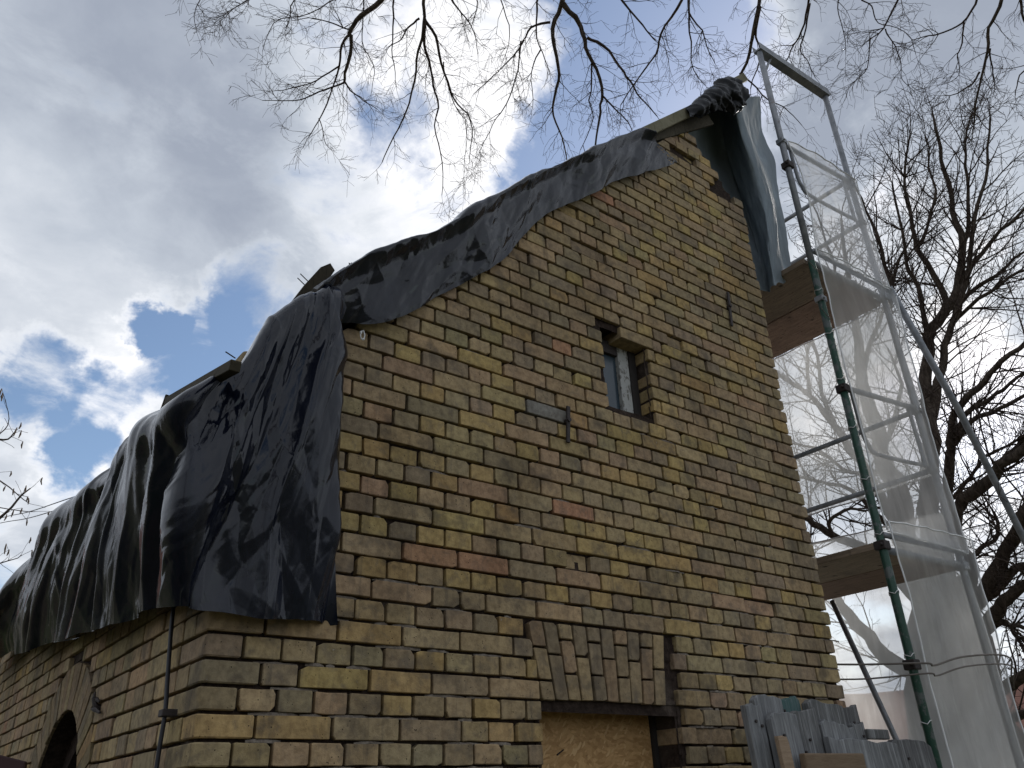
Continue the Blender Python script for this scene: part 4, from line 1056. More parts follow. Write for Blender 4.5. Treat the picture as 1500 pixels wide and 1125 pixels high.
# ---- roof timber under the plastic
def rz(x): return RK0 + RKS * x
roof = MB()
roof.add([(-.06, .03, rz(-.06) + .02), (3.02, .03, rz(3.02) + .05), (3.02, SL, rz(3.02) + .05), (-.06, SL, rz(-.06) + .02),
          (-.06, .03, rz(-.06) + .07), (3.02, .03, rz(3.02) + .10), (3.02, SL, rz(3.02) + .10), (-.06, SL, rz(-.06) + .07)],
         [(0, 3, 2, 1), (4, 5, 6, 7), (0, 1, 5, 4), (1, 2, 6, 5), (2, 3, 7, 6), (3, 0, 4, 7)])
roof_o = roof.build('roof', M['oldwood'], house)
mb = MB()
mb.add([(3.03, .12, 3.86), (3.62, .12, 3.22), (3.62, SL, 3.22), (3.03, SL, 3.86), (3.03, .12, 3.91), (3.62, .12, 3.27), (3.62, SL, 3.27), (3.03, SL, 3.91)],
       [(0, 3, 2, 1), (4, 5, 6, 7), (0, 1, 5, 4), (1, 2, 6, 5), (2, 3, 7, 6), (3, 0, 4, 7)])
mb.build('roof_slope', M['oldwood'], house)
for k in range(8):
    y = .35 + k * .75
    mb = MB()
    mb.beam((-.05, y, rz(-.05) - .04), (3.0, y, rz(3.0) - .01), .08, .11, (-.7, 0, .7))
    mb.build('rafter', M['oldwood'], house)
# bare board along the verge
a, b = (Vector(p) for p in PT_BARGE)
mb = MB()
d_ = (b - a)
for j, (t0, t1, w0, off) in enumerate(((0, 1.0, .10, 0), )):
    mb.beam(a + Vector((.02, .0, -.045)), b + Vector((.02, 0, -.045)), .03, .075, (-.7, 0, .7))
barge = mb.build('verge_board', M['palewood'], house, bevel=.004)
mb = MB()
mb.beam(a + Vector((-.1, .035, -.14)), b + Vector((.06, .035, -.16)), .03, .10, (-.7, 0, .7))
mb.build('verge_board', M['oldwood'], house, bevel=.004)

# ---------- plastic sheets
def nz(x, y, z=0.0): return noise.noise(Vector((x, y, z)))


def ridge(x, sharp=1.0):
    f = x - math.floor(x)
    return (1 - abs(2 * f - 1)) ** sharp


def facets(x, y, z=0.0):
    d = noise.voronoi(Vector((x, y, z)))[0]
    return d[0]


def tri(x):
    f = x - math.floor(x)
    return abs(2 * f - 1)


def creases(L, y, items, seed):
    """straight sharp folds, each family fading in and out"""
    h = 0.0
    for k, (cx, cy, wl, amp, gt) in enumerate(items):
        q = L * cx + y * cy + .28 * wl * nz(L * 1.7, y * 1.7, seed + k * 3.3) * 2
        gate = min(1.0, max(0.0, gt + 1.5 * nz(L * 1.15 + k * 5, y * 1.15, seed + 40 + k)))
        h += amp * gate * (tri(q / wl) - .5)
    return h


def hsh(i, j, s):
    n = (i * 374761393 + j * 668265263 + int(s * 1000) * 2147483647) & 0xffffffff
    n = ((n ^ (n >> 13)) * 1274126177) & 0xffffffff
    return ((n ^ (n >> 16)) & 0xffff) / 65535.0 - .5


def facet(x, y, s):
    """flat triangular facets with sharp creases between them"""
    i, j = math.floor(x), math.floor(y)
    u, v = x - i, y - j
    a, b, c_, d = hsh(i, j, s), hsh(i + 1, j, s), hsh(i, j + 1, s), hsh(i + 1, j + 1, s)
    if hsh(i, j, s + 7) > 0:
        return a + (b - a) * u + (c_ - a) * v if u + v < 1 else d + (c_ - d) * (1 - u) + (b - d) * (1 - v)
    return a + (b - a) * u + (d - b) * v if u > v else a + (c_ - a) * v + (d - c_) * u


def crumple(L, y, items, seed):
    """items: (slant, width, length, amplitude)"""
    h = 0.0
    for k, (sl, w, l, amp) in enumerate(items):
        x_ = (L + sl * y) / w
        y_ = (y - sl * L * .5) / l
        wx = .55 * nz(x_ * .45, y_ * .45, seed + k)
        wy = .55 * nz(x_ * .45, y_ * .45, seed + k + 20)
        h += amp * facet(x_ + wx, y_ + wy, seed + k * 1.7)
    return h


RIDGES = [(.42, -.30, .012), (.66, -.44, .014), (.98, -.46, .012), (1.22, -.40, .013), (1.75, -.36, .012), (.18, -.10, .010), (2.3, -.30, .014), (2.9, -.25, .012), (3.6, -.25, .014)]


def disp_hang(s, t, P, n):
    """long slanting folds falling from the corner of the roof, and flat crumpled facets between them"""
    L = .45 - P.x + max(0.0, P.y + .1)
    y = 1.4 - P.z
    near = 1.0 if L < .5 else .9
    L = L * 2.0 if L < .6 else L + .6
    a = (L - .45) / (.62 + .38 * min(y, 2.0)) + .45
    d = crumple(a, y, ((-.36, .25, 2.2, .150), (-.26, .125, 1.1, .060), (-.42, .17, .30, .036), (.35, .075, .12, .012), (-.6, .034, .06, .0042)), 3.0) * near
    for k, (l0, sl, am) in enumerate(RIDGES):
        q = abs(L + sl * (y - .2) - l0 - .03 * nz(y * 2, k, 1))
        d += am * math.exp(-q / .016) * max(0.0, min(1.0, .7 + 1.2 * nz(y * 1.4, k * 2.0, 5)))
    d *= min(1, .14 + t * 2.6)
    e = min(1.0, s * 12 + .10)
    q = n * d * e
    q.z += .030 * nz(L * 2.3, 0, 7.7) * max(0, t - .75) * 3 + .012 * facet(L * 9, .5, 3) * max(0, t - .85) * 6
    return q


grid = [[Vector(p) for p in r] for r in PT_TARPB]
tarp = sheet('black_tarpaulin', grid, 760, 260, lambda s, t, P, n: disp_hang(s, t, P, n if n.y < 0 or n.x < 0 else -n), M['tarp'])
tag(tarp, 'wide black plastic sheet hanging in folds over the low eave and wall corner', 'tarpaulin')


def disp_verge(s, t, P, n):
    L = P.x * 1.42
    y = RK0 + RKS * P.x + .3 - P.z
    d = crumple(L, y, ((.5, .42, .24, .036), (-.6, .22, .15, .026), (.3, .11, .08, .014), (-.4, .05, .04, .0050)), 31.0)
    q = n * d * min(1.0, .2 + t * 2.5)
    q.z += .022 * nz(L * 2.5, 2, 1) * max(0, t - .7) * 3 + .02 * facet(L * 9, .5, 5) * max(0, t - .85) * 5
    return q


grid = [[Vector(p) for p in r] for r in PT_TARPA]


def keep_verge(s, t):      # frayed upper end
    return not (s > .965 and t > .5 and nz(t * 42, s * 80, 3) > .12)


tarp2 = sheet('verge_tarpaulin', grid, 520, 120, lambda s, t, P, n: disp_verge(s, t, P, n if n.y < 0 else -n), M['tarp'], keep=keep_verge)
tag(tarp2, 'long black plastic strip wrapped along the sloping gable edge, frayed at its upper end', 'tarpaulin')
mb = MB()          # white tag in the torn lower corner
rg = [Vector(PT_RING) + Vector((.009 * sin(a), 0, .020 * cos(a))) for a in [i * pi / 6 for i in range(12)]]
mb.tube(rg + [rg[0]], [.0025 + .003 * (i % 5 == 0) for i in range(13)], 5, False)
mb.build('torn_white_ring', M['white'], tarp2)

# bunched plastic on the ridge
def disp_bunch(s, t, P, n):
    d = crumple(P.x + .5 * P.y, P.z - .4 * P.y, ((.5, .13, .09, .055), (-.6, .065, .045, .038), (.3, .032, .026, .018), (-.4, .015, .013, .005)), 91.0)
    return n * d * min(1.0, .35 + t * 2)


tag(sheet('ridge_tarpaulin', [[Vector(p) for p in r] for r in PT_BUNCH], 130, 110, lambda s, t, P, n: disp_bunch(s, t, P, n if n.y < 0 else -n), M['tarpdull']),
    'small crumpled black plastic sheet on the peak of the gable', 'tarpaulin')

# grey tarpaulin on the right-hand slope
grid = [[Vector(p) for p in r] for r in PT_GREY]


def disp_grey(s, t, P, n):
    L = s * 1.3
    d = .015 * nz(L * 3, t * 2, 21)
    d += crumple(L, t * 1.6, ((-.25, .24, .8, .055), (-.2, .12, .35, .026), (.3, .06, .14, .009), (-.5, .03, .06, .003)), 130.0) * min(1, .3 + t * 3) + .003 * nz(L * 25, t * 20, 4)
    q = n * d
    q.z += .02 * nz(L * 8, 3, 3) * max(0, t - .8) * 5
    return q


gt = sheet('grey_tarpaulin', grid, 110, 120, lambda s, t, P, n: disp_grey(s, t, P, n if n.y < 0 else -n), M['greytarp'])
tag(gt, 'blue grey tarpaulin hanging from the gable peak beside the scaffold', 'tarpaulin')

# ---------- loose timber on the roof
def stick(name, pts, mat, label, nails=None):
    mb = MB()
    mb.add(*pts)
    o = mb.build(name, mat, bevel=.002)
    return tag(o, label, 'board', 'loose timber on the roof')


def prism(poly, nrm, th):
    nrm = Vector(nrm).normalized() * th
    n = len(poly)
    vs = [tuple(Vector(p)) for p in poly] + [tuple(Vector(p) + nrm) for p in poly]
    fs = [tuple(range(n)), tuple(reversed(range(n, 2 * n)))] + [(i, n + i, n + (i + 1) % n, (i + 1) % n) for i in range(n)]
    return vs, fs


s1 = PT_STICK1
o = stick('roof_board', prism(s1, (0, 1, 0), .03), M['oldwood'], 'greenish board with clipped end sticking up past the black sheet, nails in it')
for k in range(2):
    mb = MB()
    a = Vector(PT_NAIL1[k])
    mb.tube([a, a + Vector((-.045, -.01, .020))], .0022, 5)
    mb.build('nail', M['iron'], o)
mb = MB()
mb.beam(Vector(PT_BATTEN[0]), Vector(PT_BATTEN[1]), .035, .036)
o = tag(mb.build('roof_batten', M['oldwood'], bevel=.003), 'dark wooden batten lying along the low eave above the black sheet', 'board', 'loose timber on the roof')
mb = MB()
mb.beam(Vector(PT_BATTEN[0]) + Vector((-.006, .012, -.035)), Vector(PT_BATTEN[0]) + Vector((.0, -.006, .028)), .035, .012, (0, 1, 0))
mb.build('end_cleat', M['oldwood'], o, bevel=.002)
a, b = (Vector(p) for p in PT_STICK_TOP)
mb = MB()
mb.beam(a, b, .03, .075, (-.7, 0, .7))
tag(mb.build('ridge_board', M['palewood'], bevel=.003), 'pale board end poking out above the black bundle at the peak', 'board', 'loose timber on the roof')
mb = MB()
mb.tube([Vector(PT_NAIL2), Vector(PT_NAIL2) + Vector((-.03, 0, .012))], .002, 5)
mb.build('nail', M['iron'], tarp)


# little weeds rooted on the roof edge
def weed(loc, h, label):
    mb = MB()
    loc = Vector(loc)
    r2 = random.Random(int(loc.x * 1000))
    mb.tube([loc, loc + Vector((.005, 0, h * .5)), loc + Vector((-.006, 0, h))], [.0018, .0014, .0008], 4)
    for k in range(14):
        t = r2.uniform(.25, 1)
        p = loc + Vector((0, 0, h * t))
        d = Vector((r2.uniform(-1, 1), r2.uniform(-1, 1), r2.uniform(.1, .8))).normalized() * r2.uniform(.010, .022)
        s_ = d.cross(Vector((.3, .8, .2))).normalized() * .004
        mb.add([tuple(p), tuple(p + d * .5 + s_), tuple(p + d), tuple(p + d * .5 - s_)], [(0, 1, 2, 3)])
    tag(mb.build('roof_weed', M['weed']), label, 'weed', 'weeds on the roof edge')


weed((.437, .10, 1.515), .10, 'tallest little weed sprouting behind the black strip')
weed((.497, .10, 1.565), .045, 'short weed to the right of the tallest roof weed')
weed((.56, .10, 1.61), .05, 'small weed farthest up the black strip')

# ---------- cable and hook on the side wall
mb = MB()
mb.tube(spline([(-.03, .30, .16), (-.032, .275, .05), (-.03, .235, -.12), (-.03, .207, -.22), (-.032, .205, -.38), (-.03, .20, -1.0), (-.03, .2, GROUND)], 40), .007, 7)
o = tag(mb.build('conductor_cable', M['cable'], smooth=True), 'dark round cable running down the side wall near the corner', 'cable')
mb = MB()
mb.box((-.045, .185, -.228), (.005, .230, -.206))
mb.build('cable_clamp', M['iron'], o, bevel=.003)
mb = MB()
mb.tube([(.01, 1.26, -.10), (-.018, 1.26, -.09), (-.028, 1.265, -.06), (-.025, 1.27, -.035)], [.014, .012, .008, .003], 6)
mb.tube([(-.015, 1.31, -.07), (-.018, 1.26, -.065), (-.015, 1.21, -.08)], [.004, .010, .004], 6)
mb.tube([(-.015, 1.33, -.095), (-.018, 1.25, -.105), (-.015, 1.17, -.125)], [.004, .011, .005], 6)
tag(mb.build('wall_bracket', M['iron']), 'stubby rusty iron bracket on the side wall beside the arch', 'bracket')

# dark leaning sheet at the very left
mb = MB()
mb.add(*prism([(-.62, 1.02, -.22), (-.29, .853, -.318), (-.283, .855, -.37), (-.30, .90, GROUND), (-.70, 1.05, GROUND)], (.4, .9, 0), .03))
tag(mb.build('leaning_panel', M['maroon'], bevel=.004), 'dark maroon panel standing in front of the side wall at the far left', 'panel')

# ---------- scaffold
XI, XO, YS = 3.99, 4.985, -.10
TR = .0242
scaf = empty('scaffold', ((XI + XO) / 2, 1.2, GROUND), 'steel frame scaffold with two plank decks standing against the right side of the house', 'scaffold')
YF = 2.45        # the next frame along
Z1, Z2, ZT = .80, 2.95, 5.17


def part(name, mat, fn, bevel=0.0, smooth=False, parent=scaf):
    mb = MB()
    fn(mb)
    return mb.build(name, M[mat], parent, smooth, bevel)


def tube_part(name, mat, pts, r=TR, n=10, parent=scaf):
    return part(name, mat, lambda mb: mb.tube(pts, r, n), smooth=True, parent=parent)


for y, zt in ((YS, ZT), (YF, 3.9)):
    tube_part('standard', 'green', [(XI, y, GROUND + .02), (XI, y, Z2 - .0)], TR + .002)
    tube_part('standard', 'galv', [(XI, y, Z2), (XI, y, zt)])
    tube_part('standard', 'galv', [(XO, y, GROUND + .02), (XO, y, zt + .08)])
    for x in (XI, XO):
        part('base_plate', 'galv', lambda mb, x=x, y=y: mb.box((x - .07, y - .07, GROUND), (x + .07, y + .07, GROUND + .02)))
for x, z in ((XI, 3.87), (XI, 1.90), (XI, Z1 + .02), (XO, Z1 + .02), (XO, Z2 + .05), (XI, .12)):
    part('coupler', 'iron' if x == XI else 'galv', lambda mb, x=x, z=z: (mb.box((x - .036, YS - .036, z - .028), (x + .036, YS + .036, z + .028)), mb.tube([(x - .06, YS - .02, z), (x + .05, YS - .02, z)], .010, 6)), bevel=.006)
for x, z in ((XO - .01, 1.52), (XO - .01, 1.99), (XO - .01, 3.75), (XO - .01, 4.22), (XI, 2.62), (XO, 4.16), (XI, 4.12), (XO, 1.99)):
    part('coupler', 'galv', lambda mb, x=x, z=z: (mb.box((x - .033, YS - .03, z - .022), (x + .033, YS + .034, z + .022)), mb.tube([(x - .02, YS - .045, z - .01), (x - .02, YS - .025, z - .01)], .009, 6)), bevel=.005)
# top transom: a slotted channel on the two posts
def channel(mb):
    a, b = Vector((XI - .03, YS, ZT + .01)), Vector((XO + .03, YS, ZT + .10))
    mb.beam(a + Vector((0, -.034, 0)), b + Vector((0, -.034, 0)), .005, .07, (0, 0, 1))
    mb.beam(a + Vector((0, .034, 0)), b + Vector((0, .034, 0)), .005, .07, (0, 0, 1))
    mb.beam(a + Vector((0, 0, -.033)), b + Vector((0, 0, -.033)), .062, .004, (0, 0, 1))
part('top_transom', 'galv', channel)
tube_part('corner_strut', 'galv', [(XI + .01, YS, ZT - .26), (XI + .17, YS, ZT + .02)], .012)
# decks
for z in (Z1, Z2):
    for i, (x0, x1, mt) in enumerate(((3.96, 4.45, 'deck'), (4.46, 4.99, 'deck2'))):
        part('deck_plank', mt, lambda mb, x0=x0, x1=x1, z=z: mb.box((x0, YS + .04, z), (x1, 4.9, z + .045)), bevel=.004)
    for y in (YS, YF):
        tube_part('transom', 'galv', [(XI, y, z - .005), (XO, y, z + .03)], .022)
    tube_part('end_toe_rail', 'galv', [(XI, YS - .03, z + .08), (XO + .04, YS - .03, z + .11)], .018)
# guard rails along the outer side
for z in (1.50, 1.97, 3.73, 4.20):
    tube_part('guard_rail', 'galv', [(XO - .01, YS, z + .02), (XO - .01, 4.8, z)], .019)
# end guard frames: bar with a bent hoop below it
for zb, h_ in ((1.955, .46), (4.14, .42)):
    tube_part('end_rail', 'galv', [(XI, YS, zb - .04), (XO, YS, zb + .06)], .019)
    hoop = [(XI + .14, YS + .02, zb), (XI + .15, YS + .02, zb - h_ + .14), (XI + .19, YS + .02, zb - h_ + .04), (XI + .29, YS + .02, zb - h_), (XO - .12, YS + .02, zb - h_ + .05), (XO - .07, YS + .02, zb - h_ + .10), (XO - .08, YS + .02, zb + .05)]
    tube_part('guard_hoop', 'galv', spline(hoop, 48), .015, 8)
tube_part('cross_brace', 'galv', [(XO - .03, .90, .78), (XO - .03, .36, -1.3)], .020)
tube_part('raking_prop', 'galv', [(5.04, -.14, 3.10), (5.68, -.12, 2.18), (6.19, -.10, 1.19), (7.5, -.05, -1.45), (7.8, -.03, GROUND)], .026)
# wire ends tying the net to the green standard
for z, dx in ((2.85, -.16), (2.45, -.12)):
    tube_part('tie_wire', 'cord', [(XI + .03, YS - .03, z), (XI - .03, YS - .03, z + .01), (XI + dx, YS - .05, z + .03)], .003, 5)
for k in range(9):
    z = -.2 + k * .36
    pts = [(XI + .03 * cos(a), YS + .03 * sin(a), z + .02 * a / 6.28 + .01 * sin(3 * a)) for a in [i * pi / 5 for i in range(11)]]
    tube_part('tie_wire', 'white', pts, .0025, 5)

# ---------- debris nets
def net(name, grid, nu, nv, mat, label, amp=.02, hole=None):
    def dsp(s, t, P, n):
        return n * (amp * nz(P.x * 2.1 + P.y * 2, P.z * 1.3, 31) + amp * .6 * (ridge(P.x * 4 + P.y * 3 + .4 * nz(P.z * 1.5, P.x), 1.2) - .5) + amp * .3 * nz(P.x * 12, P.z * 8 + P.y * 9, 3))
    o = tag(sheet(name, grid, nu, nv, dsp, mat, keep=hole), label, 'net')
    vv = [v.co.copy() for v in o.data.vertices]
    hem = [vv[0:nu:2], vv[(nv - 1) * nu:nv * nu:2], vv[0:nv * nu:nu * 2], vv[nu - 1:nv * nu:nu * 2]]
    for e in hem:
        m = MB()
        m.tube(e, .0055, 5)
        m.build('hem', M['white'], o, smooth=True)
    return o


V = Vector
net('debris_net', [[V((XI + .03, YS - .05, 4.12)), V((4.4, YS - .06, 4.15)), V((XO + .02, YS - .05, 4.20))],
                   [V((XI + .09, YS - .05, 3.6)), V((4.45, YS - .07, 3.6)), V((XO + .0, YS - .05, 3.6))],
                   [V((XI + .03, YS - .05, 3.02)), V((4.4, YS - .06, 3.03)), V((XO + .03, YS - .05, 3.06))]], 60, 60, M['net'],
    'white mesh net across the scaffold end above the upper deck', .02)
net('debris_net', [[V((XI - .01, YS - .06, 3.04)), V((4.4, YS - .07, 3.06)), V((XO + .10, YS - .05, 3.08))],
                   [V((XI + .0, YS - .06, 2.0)), V((4.45, YS - .09, 2.0)), V((XO + .03, YS - .05, 2.0))],
                   [V((XI + .01, YS - .06, .9)), V((4.45, YS - .07, .9)), V((XO + .05, YS - .05, .9))]], 70, 120, M['net'],
    'white mesh net across the scaffold end between the two decks', .02)
net('debris_net', [[V((XI + .02, YS - .075, .96)), V((4.4, YS - .09, .98)), V((XO + .10, YS - .07, 1.0))],
                   [V((XI + .02, YS - .075, .3)), V((4.45, YS - .10, .3)), V((XO + .02, YS - .07, .3))],
                   [V((XI + .02, YS - .075, -.8)), V((4.45, YS - .09, -.8)), V((XO + .03, YS - .07, -.8))],
                   [V((XI + .02, YS - .075, -2.05)), V((4.45, YS - .09, -2.05)), V((XO + .05, YS - .07, -2.05))]], 70, 130, M['netdense'],
    'white mesh net across the scaffold end below the lower deck', .02)
net('debris_net', [[V((XO + .05, YS, 2.96)), V((XO + .06, 2.4, 2.98)), V((XO + .05, 4.9, 2.96))],
                   [V((XO + .05, YS, 2.2)), V((XO + .08, 2.4, 2.2)), V((XO + .05, 4.9, 2.2))],
                   [V((XO + .05, YS, 1.50)), V((XO + .06, 2.4, 1.50)), V((XO + .05, 4.9, 1.5))]], 120, 60, M['net'],
    'white mesh net along the far side of the scaffold, above the open gap', .025)
net('debris_net', [[V((XO + .05, YS, 1.22)), V((XO + .06, 1.0, 1.27)), V((XO + .06, 2.4, 1.32)), V((XO + .05, 4.9, 1.3))],
                   [V((XO + .05, YS, .2)), V((XO + .08, 1.0, .2)), V((XO + .08, 2.4, .2)), V((XO + .05, 4.9, .2))],
                   [V((XO + .05, YS, -2.05)), V((XO + .06, 1.0, -2.05)), V((XO + .06, 2.4, -2.05)), V((XO + .05, 4.9, -2.05))]], 120, 90, M['net'],
    'white mesh net along the far side of the scaffold, below the open gap', .025)

# cords strapped round the lower net
for k, (za, zb, zc) in enumerate(((.135, .115, .22), (.055, .06, .165))):
    mb = MB()
    mb.tube(spline([(3.43, .35, za + .02), (3.75, .1, za), (XI - .03, YS - .09, zb), (XI + .04, YS - .11, zb - .01), (4.4, YS - .12, zb + .06), (XO + .07, YS - .09, zc), (6.2, .3, zc + .0), (9.0, 1.5, zc + .1)], 60), .006 if k == 0 else .005, 5)
    tag(mb.build('tie_cord', M['cord'], smooth=True), ('upper' if k == 0 else 'lower') + ' of two grey cords strapped round the lower scaffold net', 'cord')

# ---------- weathered planks in front of the gable's right corner
PL = [  # x0, x1, top z, y, thickness, material, label
    (1.985, 2.085, -.190, -.440, .03, 'plank', 'narrow grey plank at the left end of the upright plank heap'),
    (2.085, 2.265, -.150, -.410, .03, 'plank', 'tall grey plank with a teal stain, second from the left in the heap'),
    (2.27, 2.44, -.152, -.375, .03, 'teal', 'teal painted plank end peeping over the grey heap'),
    (2.085, 2.255, -.222, -.475, .03, 'plank', 'front grey plank in the left part of the heap, long dark crack'),
    (2.26, 2.445, -.205, -.440, .03, 'plank', 'wide grey plank right of the cracked one, one nail mark'),
    (2.445, 2.705, -.162, -.410, .035, 'plank', 'pale wide plank in the middle, highest of the right half'),
    (2.71, 2.865, -.172, -.380, .03, 'plank2', 'dark knotty plank behind the middle of the heap'),
    (2.46, 2.70, -.250, -.445, .03, 'plank', 'short smooth grey plank below the pale wide one'),
    (2.708, 2.80, -.245, -.435, .03, 'plank', 'narrow grey slat next to the dark knotty plank'),
    (2.44, 2.96, -.318, -.480, .03, 'plank', 'very wide grey plank at the front of the heap, lower right'),
    (2.945, 3.30, -.312, -.455, .035, 'plank2', 'dark wide plank at the right end of the heap beside the green pole'),
    (2.055, 2.12, -.310, -.515, .02, 'plank3', 'thin light brown slat standing at the front left of the heap'),
]
for i, (x0, x1, zt, y, th, mt, lab) in enumerate(PL):
    r3 = random.Random(50 + i)
    mb = MB()
    n = 7
    tl = r3.uniform(-.012, .012)
    w = x1 - x0
    top = [(x0 + w * k / n, zt + tl * (k / n - .5) * 2.6 + r3.uniform(-.007, .006) - (r3.uniform(.01, .03) if k in (0, n) and r3.random() < .5 else 0)) for k in range(n + 1)]
    sh = r3.uniform(-.03, .03)
    poly = [(x0 + sh, y - .10, GROUND + .01), (x1 + sh, y - .10, GROUND + .01)] + [(x, y, z) for x, z in reversed(top)]
    mb.add(*prism(poly, (0, 1, 0), th))
    o = mb.build('weathered_plank', M[mt], bevel=.003)
    # keep the grain different on each: move the origin to the foot
    off = Vector((x0, y, GROUND))
    o.data.transform(Matrix.Translation(-off))
    o.location = off
    tag(o, lab, 'plank', 'upright plank heap by the gable')
    if mt != 'plank3':
        for q in range(2):
            hx = w * r3.uniform(.25, .75)
            hz = zt - GROUND - r3.uniform(.04, .16)
            nb = MB()
            nb.tube([(hx, -.008 - .1 * (1 - hz / (zt - GROUND)), hz), (hx, .01, hz)], .006, 6)
            c = nb.build('nail_head', M['iron'])
            c.parent = o
for i, (x0, x1, z0, z1, y, lab) in enumerate(((2.17, 2.58, -.47, -.372, -.54, 'light brown plank lying across the front of the grey heap'), (2.79, 2.96, -.31, -.268, -.455, 'small grey offcut lying across the right part of the heap'))):
    mb = MB()
    mb.box((x0, y, z0), (x1, y + .03, z1))
    o = mb.build('weathered_plank', M['plank3' if i == 0 else 'plank'], bevel=.006)
    tag(o, lab, 'plank', 'upright plank heap by the gable')
mb = MB()      # stems that carry the crosswise plank
mb.box((2.2, -.55, GROUND), (2.24, -.51, -.47))
mb.box((2.5, -.55, GROUND), (2.54, -.51, -.47))
tag(mb.build('plank_trestle', M['plank2']), 'low wooden stand under the light brown crosswise plank', 'stand')

# ---------- trees
class Tree:
    def __init__(self, seed, tip, lift, lens, bend):
        self.r = random.Random(seed)
        self.big, self.small = MB(), MB()
        self.tip, self.lift, self.lens, self.bend = tip, lift, lens, bend
        self.ends = []
        self.crook = .05

    def limb(self, pts, r0, r1, kids, level, jit=.25):
        R = self.r
        n = max(6, int(len(pts) * 3))
        sp = spline(pts, n)
        L = sum((sp[i + 1] - sp[i]).length for i in range(n - 1))
        rad = []
        q = []
        for i, p in enumerate(sp):
            t = i / (n - 1)
            rr = r0 + (r1 - r0) * t ** .8
            rad.append(max(rr * R.uniform(.93, 1.08), self.tip))
            k = jit * rr
            w_ = self.crook * min(1.0, 4 * t) * min(1.0, 4 * (1 - t) + .3)
            q.append(p + Vector((R.uniform(-k, k), R.uniform(-k, k), R.uniform(-k, k))) + noise.noise_vector(p * 2.6) * w_ + noise.noise_vector(p * 7.0) * w_ * .35)
        ns = 9 if r0 > .05 else (6 if r0 > .012 else 4)
        (self.big if r0 > .02 else self.small).tube(q, rad, ns, False)
        if kids <= 0: return
        nk = int(kids * self.lens['n0'] * (L ** .8)) + 2
        for k in range(nk):
            t = R.uniform(.12, 1.0)
            i = min(int(t * (n - 1)), n - 2)
            d = (q[i + 1] - q[i]).normalized()
            self.twig(q[i], d, rad[i], level + 1)
        self.twig(q[-1], (q[-1] - q[-2]).normalized(), rad[-1], level + 1, True)

    def twig(self, p, d, pr, level, straight=False):
        R = self.r
        o = Vector((R.uniform(-1, 1), R.uniform(-1, 1), R.uniform(-1, 1)))
        o = (o - d * o.dot(d)).normalized()
        a = R.uniform(.05, .3) if straight else R.uniform(.55, 1.15)
        v = (d * cos(a) + o * sin(a)).normalized()
        L = self.lens[level] * R.uniform(.45, 1.25) * (.7 + min(1.0, pr * 30))
        r0 = min(pr * .62, self.lens['r%d' % level])
        r0 = max(r0, self.tip)
        n = 6 if level < 3 else 4
        pts, rad = [p], [r0]
        q = p.copy()
        for i in range(n):
            v = (v + Vector((R.uniform(-1, 1), R.uniform(-1, 1), R.uniform(-1, 1))) * self.bend + Vector((0, 0, self.lift * (.4 + i / n)))).normalized()
            q = q + v * (L / n)
            pts.append(q.copy())
            rad.append(max(self.tip, r0 * (1 - .75 * (i + 1) / n)))
        self.small.tube(pts, rad, 4 if level < 3 else 3, False)
        self.ends.append(q.copy())
        if level < 3 and self.lens.get('k%d' % level):
            nk = max(1, int(self.lens['k%d' % level] * R.uniform(.6, 1.4)))
            for k in range(nk):
                i = R.randint(1, n)
                dd = (pts[i] - pts[i - 1]).normalized()
                self.twig(pts[i], dd, rad[i], level + 1)

    def build(self, name, loc, label):
        root = empty(name, loc, label, 'tree')
        self.big.build('trunk', M['bark'], root, smooth=True)
        self.small.build('crown', M['twig'], root, smooth=True)
        return root


def avg_r(b): return b['r']


T = Tree(3, .0021, .06, {'n0': 6.6, 1: .62, 2: .36, 3: .21, 'r1': .009, 'r2': .0046, 'r3': .0027, 'k1': 6.0, 'k2': 3.0}, .20)
for b in PT_TREE1:
    T.limb([Vector(p) for p in b['p']], b['r'][0] * (.80 if b['k'] else 1), b['r'][1] * .75, b['k'], 0)
base = Vector(PT_TREE1[0]['p'][0])
T.build('bare_tree', (base.x, base.y, GROUND), 'big bare tree with thick dark limbs behind the scaffold')

T = Tree(5, .0014, -.07, {'n0': 4.8, 1: .38, 2: .24, 3: .15, 'r1': .0042, 'r2': .0026, 'r3': .0019, 'k1': 5.0, 'k2': 2.4}, .24)
for b in PT_OVER:
    T.limb([Vector(p) for p in b['p']], b['r'][0] * .66, b['r'][1] * .7, b['k'], 0, .35)
# limbs above the frame that carry the drooping branches, and the trunk behind the viewer
starts = [Vector(b['p'][0]) for b in PT_OVER if b['p'][0][2] > 6.0]
trunk_top = Vector((-5.0, -5.5, 7.5))
T.big.tube(spline([(-5.2, -5.8, GROUND - .1), (-5.1, -5.7, 2.0), (-5.0, -5.5, 6.0), trunk_top], 20), [.42 - .013 * i for i in range(20)], 12, False)
hub = [Vector((-2.5, .5, 10.6)), Vector((0.6, 3.2, 11.2)), Vector((3.4, 1.2, 11.4)), Vector((5.6, -.6, 11.0))]
T.big.tube(spline([trunk_top, (-4.0, -2.5, 9.5), hub[0], hub[1]], 24), [.17 - .005 * i for i in range(24)], 9, False)
T.big.tube(spline([trunk_top, (-2.0, -4.0, 10.0), (1.0, -1.0, 11.2), hub[2], hub[3]], 24), [.17 - .005 * i for i in range(24)], 9, False)
for b in PT_OVER:
    p = Vector(b['p'][0])
    if b['o']:
        j = min(hub, key=lambda q: (q - p).length)
        T.big.tube(spline([j, (j + p) / 2 + Vector((0, 0, .35)), p], 8), [b['r'][0] * (1.0 - .04 * i) for i in range(8)], 6, False)
T.build('overhanging_tree', (-5.2, -5.8, GROUND), 'bare tree whose drooping twigs hang into the top of the picture')

